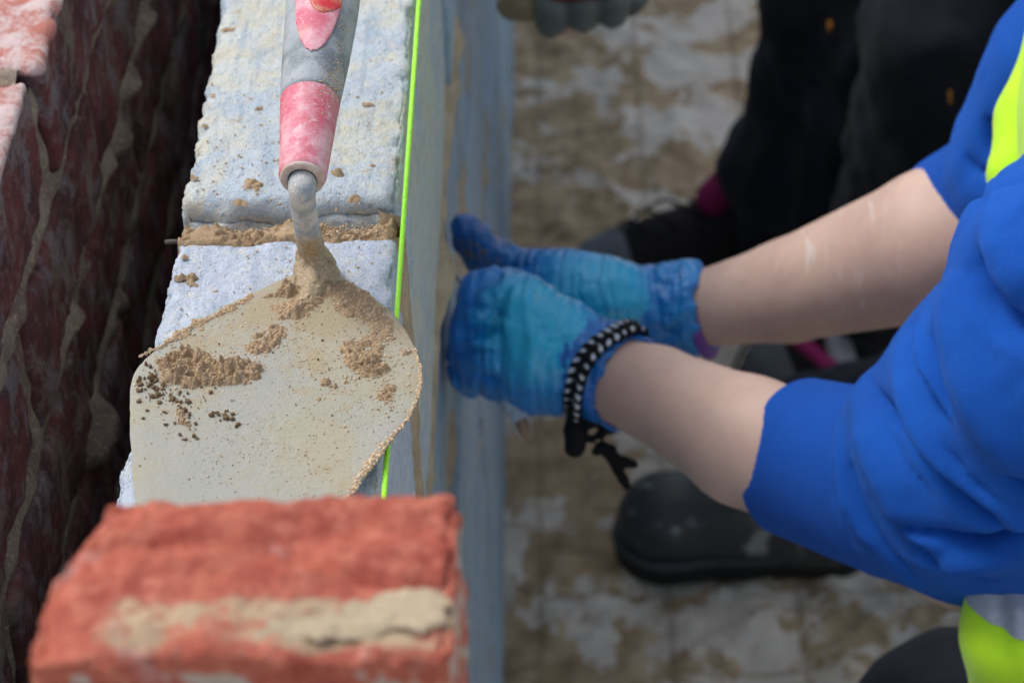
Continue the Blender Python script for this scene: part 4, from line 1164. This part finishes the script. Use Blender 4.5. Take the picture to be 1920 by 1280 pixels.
# ---------- work trousers, boots, hair of the crouching person
T_ = Field()
for (H_, K_, A_) in ((HIP1, K1, A1), (HIP2, K2, A2)):
    T_.cone(H_, K_, .105, .078, .04); T_.cone(K_, A_+(0, 0, .03), .074, .058, .02)
T_.cone(HIP1, HIP2, .11, .11, .05).cone(PEL, PEL+(0, 0, .08), .14, .13, .05)
T_.det = lambda p: .004*fbm(p, 24, 3, 3)
T_.obj('trousers', .009, cloth_mat('charcoal_work_trousers', (.022, .026, .036), (.016, .018, .026), 500), man)
def boot(F, U, heel, toe, zg, w=.045, h=.10):
    a_ = toe-heel; L_ = np.linalg.norm(a_); d_ = a_/L_; z = np.array((0, 0, 1.))
    F.chain([heel+z*(zg+.045), heel+d_*L_*.45+z*(zg+.048), heel+d_*L_*.80+z*(zg+.050), toe-d_*.045+z*(zg+.048)], [.042, .040, .045, .044], .02)
    F.cone(heel+z*(zg+.05)+d_*.02, heel+z*(zg+.17)+d_*.015, .045, .050, .03)
    F.cone(heel+d_*.04+z*(zg+.10), heel+d_*L_*.55+z*(zg+.070), .036, .036, .03)
    F.cut(heel+z*(zg+.017), (0, 0, -1))
    U.chain([heel+z*(zg+.024), heel+d_*L_*.45+z*(zg+.024), heel+d_*L_*.8+z*(zg+.024), toe-d_*.045+z*(zg+.024)], [.044, .040, .049, .048], .02)
    U.cut(heel+z*(zg+.030), (0, 0, 1)); U.cut(heel+z*(zg+.002), (0, 0, -1))
m = Mt('dusty_black_leather', .42, .5)
c = m.mix(m.ramp(m.noise(28, 5, .6), .56, .68), (.032, .035, .036), (.24, .26, .25)); m.col(c).bump(m.noise(200, 4), .0015, .5); M_lea = m.m
M_sole = Mt('black_rubber', .7, .3).col((.012, .012, .012)).m
for i, (A_, hl, te) in enumerate(((A2, P(1560, 1010, 2.6), P(1168, 985, 2.6)), (A1, A1+np.array((.05, 0, 0)), A1-np.array((.22, 0, 0))))):
    hl = np.array(hl); te = np.array(te)
    if i == 0: hl = Pz(1560, 985, .045); te = Pz(1172, 985, .045)
    hl[2] = te[2] = 0
    F, U = Field(), Field(); boot(F, U, hl, te, .004)
    F.det = lambda p: .001*fbm(p, 50, 3, 3)
    bo = F.obj('boot', .006, M_lea, man); U.obj('sole', .006, M_sole, bo)
    d_ = nrm(te-hl); z = np.array((0, 0, 1.)); sd = np.cross(d_, z); L_ = np.linalg.norm(te-hl); Vs = []
    for q_ in range(5):
        cpt = hl+d_*L_*(.38+.07*q_)+z*(.135-.012*q_)
        Vs.append(tube(spline([cpt-sd*.030-z*.018, cpt+z*.001, cpt+sd*.030-z*.018], 8), .0028, 6))
    for sg in (-1, 1): Vs.append(tube(spline([hl+d_*L_*.40+z*.137, hl+d_*L_*.42+z*.14+sd*sg*.03, hl+d_*L_*.50+z*.105+sd*sg*.045], 8), .0024, 6))
    V, Fc = merge(Vs); mesh('laces', V, Fc, Mt('brown_laces', .9).col((.07, .055, .04)).m, bo)
    Wd = Field(); Wd.chain([hl+z*.034, hl+d_*L_*.45+z*.034, hl+d_*L_*.8+z*.034, te-d_*.045+z*.034], [.0462, .0425, .0510, .0500], .02); Wd.cut(hl+z*.038, (0, 0, 1)); Wd.cut(hl+z*.031, (0, 0, -1))
    Wd.obj('welt', .004, Mt('grey_welt', .8).col((.055, .057, .06)).m, bo)
Hh = Field(); Hh.ell(HEAD+(.012, 0, .018), (.098, .088, .112), k=.02); Hh.ell(HEAD+(-.075, 0, -.035), (.06, .066, .075), k=.02, sub=True); Hh.chain([HEAD+(.08, 0, 0), HEAD+(.10, 0, -.12)], [.03, .014], .03)
Hh.det = lambda p: .002*fbm(p*[1, 1, .2], 120, 3, 2)
mh = Mt('brown_hair', .5, .4); Hh.obj('hair', .006, mh.col((.06, .035, .02)).m, man)

# ================================================================== pointing tool held in the gloves
t0 = P(834, 486, 1.668); t1 = P(866, 530, 1.655); t2 = P(925, 640, 1.630); t3 = P(964, 752, 1.590); t4 = P(985, 812, 1.580)
tool = empty('pointing_tool', t2, 'slim steel pointing tool with pale handle gripped in the blue gloves', 'hand tool')
v, f = tube([t0, t1, mid(t1, t2, .6)], [.0014, .0022, .0026], 8); mesh('blade', v, f, Mt('worn_steel', .35, .5).inp(Metallic=.8).col((.45, .45, .45)).m, tool)
F = Field(); F.chain([mid(t1, t2, .55), t2, t3, mid(t3, t4, .5)], [.005, .0085, .0080, .0055], .004); F.det = lambda p: .0004*fbm(p, 200, 3, 3)
mt_ = Mt('pale_painted_wood', .6, .3); mt_.col(mt_.mix(mt_.ramp(mt_.noise(120, 4), .4, .65), (.46, .55, .64), (.30, .38, .46)))
hd = F.obj('handle', .002, mt_.m, tool)
v, f = tube([mid(t3, t4, .35), t4, t4+(t4-t3)*.2], [.0052, .0030, .0012], 10); mesh('tip', v, f, Mt('bare_wood', .8).col((.34, .22, .14)).m, hd)

# ================================================================== THE PERSON STANDING BEHIND
b2 = np.array((.50, 2.35, 0)); man2 = empty('person', b2, 'person standing behind in black work trousers, trainers and grey rubber gloves', 'person')
LA = [Pz(1470, 450, .07), P(1472, 310, 2.80), P(1505, 190, 2.74), P(1535, 0, 2.62)]
LB = [Pz(1650, 640, .07), P(1712, 440, 2.58), P(1765, 250, 2.45), P(1800, 50, 2.35)]
HP = np.array((.66, 2.16, .92))
N2 = HP+np.array((-.10, -.08, .50)); HD2 = N2+np.array((-.09, -.04, .22))
HA = P(1062, 2, 2.0)                       # gloved fist
SH = N2+np.array((-.05, -.17, -.06)); EL = (SH+HA)/2+np.array((.06, -.06, -.03)); SH_ = N2+np.array((.0, .18, -.06)); EL_ = SH_+np.array((-.10, .08, -.24)); HA_ = np.array((.30, 2.6, .95))
Q2_ = Field()
for LL in (LA, LB):
    h_ = HP+np.array((0, .09 if LL is LA else -.09, -.04)); Q2_.chain(LL+[h_], [.033, .042, .045, .050, .08], .03)
Q2_.cone(HP, N2, .14, .11, .05).cone(SH, SH_, .065, .065, .05).chain([SH, EL, HA], [.055, .042, .028], .02).chain([SH_, EL_, HA_], [.055, .042, .028], .02)
Q2_.cone(N2, HD2, .052, .055, .02).ell(HD2+(0, 0, .05), (.095, .075, .115), k=.02).cone(HD2+(-.09, 0, .05), HD2+(-.108, 0, .02), .009, .013, .012)
Q2_.ell(HD2+(-.085, 0, -.01), (.014, .024, .006), k=.006)
for sgn in (-1, 1): Q2_.ell(HD2+(0, sgn*.076, .04), (.02, .008, .032), k=.006); Q2_.ell(HD2+(-.088, sgn*.032, .055), (.013, .014, .010), k=.004, sub=True)
Q2_.obj('body', .011, M_skin, man2)
T2 = Field()
T2.chain([P(1470, 432, 2.92), P(1472, 310, 2.80), P(1505, 190, 2.74), P(1535, 0, 2.62), HP+(0, .09, -.03)], [.052, .066, .052, .058, .11], .03)
T2.chain([P(1650, 590, 2.72), P(1712, 440, 2.58), P(1765, 250, 2.45), P(1800, 50, 2.35), HP+(0, -.09, -.03)], [.062, .078, .084, .088, .12], .03)
T2.chain([P(1560, 470, 2.78), P(1600, 300, 2.72), P(1640, 100, 2.6)], [.05, .055, .06], .03)
T2.cone(HP+(0, 0, -.02), HP+(0, 0, .10), .145, .14, .05)
T2.ell(P(1425, 318, 2.80), (.035, .035, .04), k=.03)
T2.det = lambda p: .006*fbm(p, 14, 3, 3)+.003*fbm(p, 45, 2, 5)
T2b = Field(); T2b.pr = list(T2.pr)
folds(T2, T2b, [([(1500, 210), (1560, 250), (1600, 330)], .03, .008), ([(1640, 330), (1720, 360), (1820, 420)], .03, .008), ([(1620, 180), (1700, 230), (1850, 270)], .03, .008), ([(1650, 60), (1760, 90), (1900, 80)], .03, .008), ([(1420, 350), (1480, 400), (1560, 400)], .025, .007)], .02)
tr2 = T2.obj('trousers', .009, cloth_mat('black_work_trousers', (.010, .011, .015), (.017, .019, .028), 400), man2)
om = Mt('orange_stitching', .7).col((.55, .22, .03)).m
for (x, y0, y1) in ((1556, 40, 60), (1781, 168, 192)):
    pts = [T2.hit(x, y) for y in (y0, (y0+y1)/2, y1)]
    if all(p is not None for p in pts):
        v, f = tube([p+nrm(CAM-p)*.002 for p in pts], .0022, 6); mesh('tab', v, f, om, tr2)
TP = Field(); TP.cone(HP+(0, 0, .06), N2, .155, .135, .05).cone(SH, SH_, .078, .078, .05).chain([SH, EL, mid(EL, HA, .5)], [.07, .058, .045], .02).chain([SH_, EL_, mid(EL_, HA_, .6)], [.07, .058, .045], .02)
TP.det = lambda p: .004*fbm(p, 20, 3, 4); TP.obj('jacket', .011, cloth_mat('dark_navy_jacket', (.012, .015, .028), (.010, .012, .02), 400), man2)
H2 = Field(); H2.ell(HD2+(.012, 0, .072), (.098, .086, .105), k=.02); H2.ell(HD2+(-.08, 0, .01), (.06, .066, .075), k=.02, sub=True); H2.obj('hair', .008, mh.m, man2)
# rubber coated work glove: curled fingers hang down towards the camera
GF = Field()
GF.chain([P(1075, -90, 1.985), P(1065, -70, 1.99)], [.036, .034], .02); GF.chain([P(1130, -90, 1.99), P(1125, -66, 1.99)], [.034, .030], .02)
for i, (x, y, r) in enumerate([(1033, 22, .0125), (1092, 14, .0122), (1148, 6, .0118)]):
    GF.chain([P(x+14, y-55, 1.975), P(x+2, y-8, 1.965), P(x, y+18, 1.975), P(x-2, y+14, 1.998)], [r, r*1.04, r*.98, r*.9], .002)
GF.chain([P(1175, -40, 1.985), P(1190, -5, 1.98), P(1182, 8, 1.99)], [.0115, .0105, .0100], .004)
GF.chain([P(1030, -20, 1.98), P(985, 6, 1.985), P(958, 12, 1.990)], [.016, .0135, .0110], .005)
GF.det = lambda p: .001*fbm(p, 110, 3, 4)
m = Mt('grey_rubber_glove_with_sand', .6, .3); c = m.mix(m.ramp(m.xyz(0), (P(990, 10, 2)-b2)[0], (P(1020, 10, 2)-b2)[0], 0, 1), (.30, .235, .13), (.125, .145, .135)); m.col(c).bump(m.noise(160, 4), .001, .5)
gl2 = GF.obj('glove', .0030, m.m, man2)
gg = Field(); gg.chain([P(1040, -8, 1.955), P(1090, -14, 1.953), P(1140, -16, 1.955)], [.006, .0065, .006], .003); gg.obj('knuckle_patch', .003, Mt('dark_red_fabric', .8).col((.16, .02, .04)).m, gl2)
# trainers
def trainer(toe, heel, w=.042):
    toe = np.array(toe, float); heel = np.array(heel, float); toe[2] = heel[2] = 0; z = np.array((0, 0, 1.)); a_ = toe-heel; L_ = np.linalg.norm(a_); d_ = a_/L_
    U = Field(); U.chain([heel+z*.045, heel+d_*L_*.5+z*.045, heel+d_*L_*.75+z*.040], [.038, .037, .040], .02); U.cone(heel+z*.06+d_*.02, heel+z*.115+d_*.02, .040, .042, .02); U.cone(heel+d_*.05+z*.085, heel+d_*L_*.6+z*.055, .034, .032, .03); U.cut(heel+z*.020, (0, 0, -1))
    o = U.obj('trainer', .006, Mt('black_mesh_upper', .85).col((.014, .012, .014)).m, man2)
    Tc = Field(); Tc.cone(heel+d_*L_*.78+z*.040, toe-d_*.038+z*.036, .0425, .039, .01); Tc.cut(heel+z*.018, (0, 0, -1)); mm = Mt('grey_toe_cap', .7); Tc.obj('toe_cap', .005, mm.col((.13, .145, .16)).m, o)
    So = Field(); So.chain([heel+z*.02, heel+d_*L_*.5+z*.02, heel+d_*L_*.78+z*.02, toe-d_*.038+z*.02], [.043, .040, .046, .043], .02); So.cut(heel+z*.026, (0, 0, 1)); So.cut(heel+z*.002, (0, 0, -1)); So.obj('sole', .005, Mt('dark_grey_sole', .8).col((.06, .065, .07)).m, o)
    Tg = Field(); Tg.cone(heel+d_*.085+z*.115, heel+d_*.055+z*.150, .022, .020, .006); Tg.obj('tongue', .005, Mt('magenta_fabric', .8).col((.24, .012, .085)).m, o)
    sk = Field(); sk.cone(heel+d_*.03+z*.10, heel+d_*.02+z*.16, .036, .036, .006); mm = Mt('speckled_sock', .9); mm.col(mm.mix(mm.ramp(mm.noise(90, 3), .45, .6), (.03, .03, .035), (.32, .32, .36))); sk.obj('sock', .006, mm.m, o)
    Vs = []
    for i in range(5):
        t = .42+.075*i; cpt = heel+d_*L_*t+z*(.105-.018*i); sd = np.cross(d_, z)
        Vs.append(tube(spline([cpt-sd*.034-z*.012, cpt+z*.004, cpt+sd*.034-z*.012], 8), .0028, 6)); Vs.append(tube(spline([cpt-sd*.02, cpt+z*.03+d_*.04+sd*.01*(i-2), cpt+sd*.03+d_*.06-z*.02], 8), .0022, 6))
    V, Fc = merge(Vs); mesh('laces', V, Fc, Mt('dark_laces', .9).col((.02, .016, .016)).m, o)
    return o
trainer(Pz(1072, 505, .04), Pz(1470, 455, .04))
t2_ = trainer(Pz(1400, 690, .04), Pz(1700, 655, .04))

st_ = [Pz(x, y, .125) for x, y in ((1478, 628), (1515, 652), (1550, 682), (1590, 716))]
v, f = tube(spline(st_, 10), .0085, 8); mesh('side_stripe', v, f, Mt('magenta_trim', .7).col((.34, .02, .13)).m, t2_)
F = Field(); F.chain([Pz(1572, 640, .11), Pz(1585, 690, .11)], [.014, .014], .004); F.obj('side_panel', .005, Mt('pale_grey_trim', .8).col((.38, .38, .42)).m, t2_)
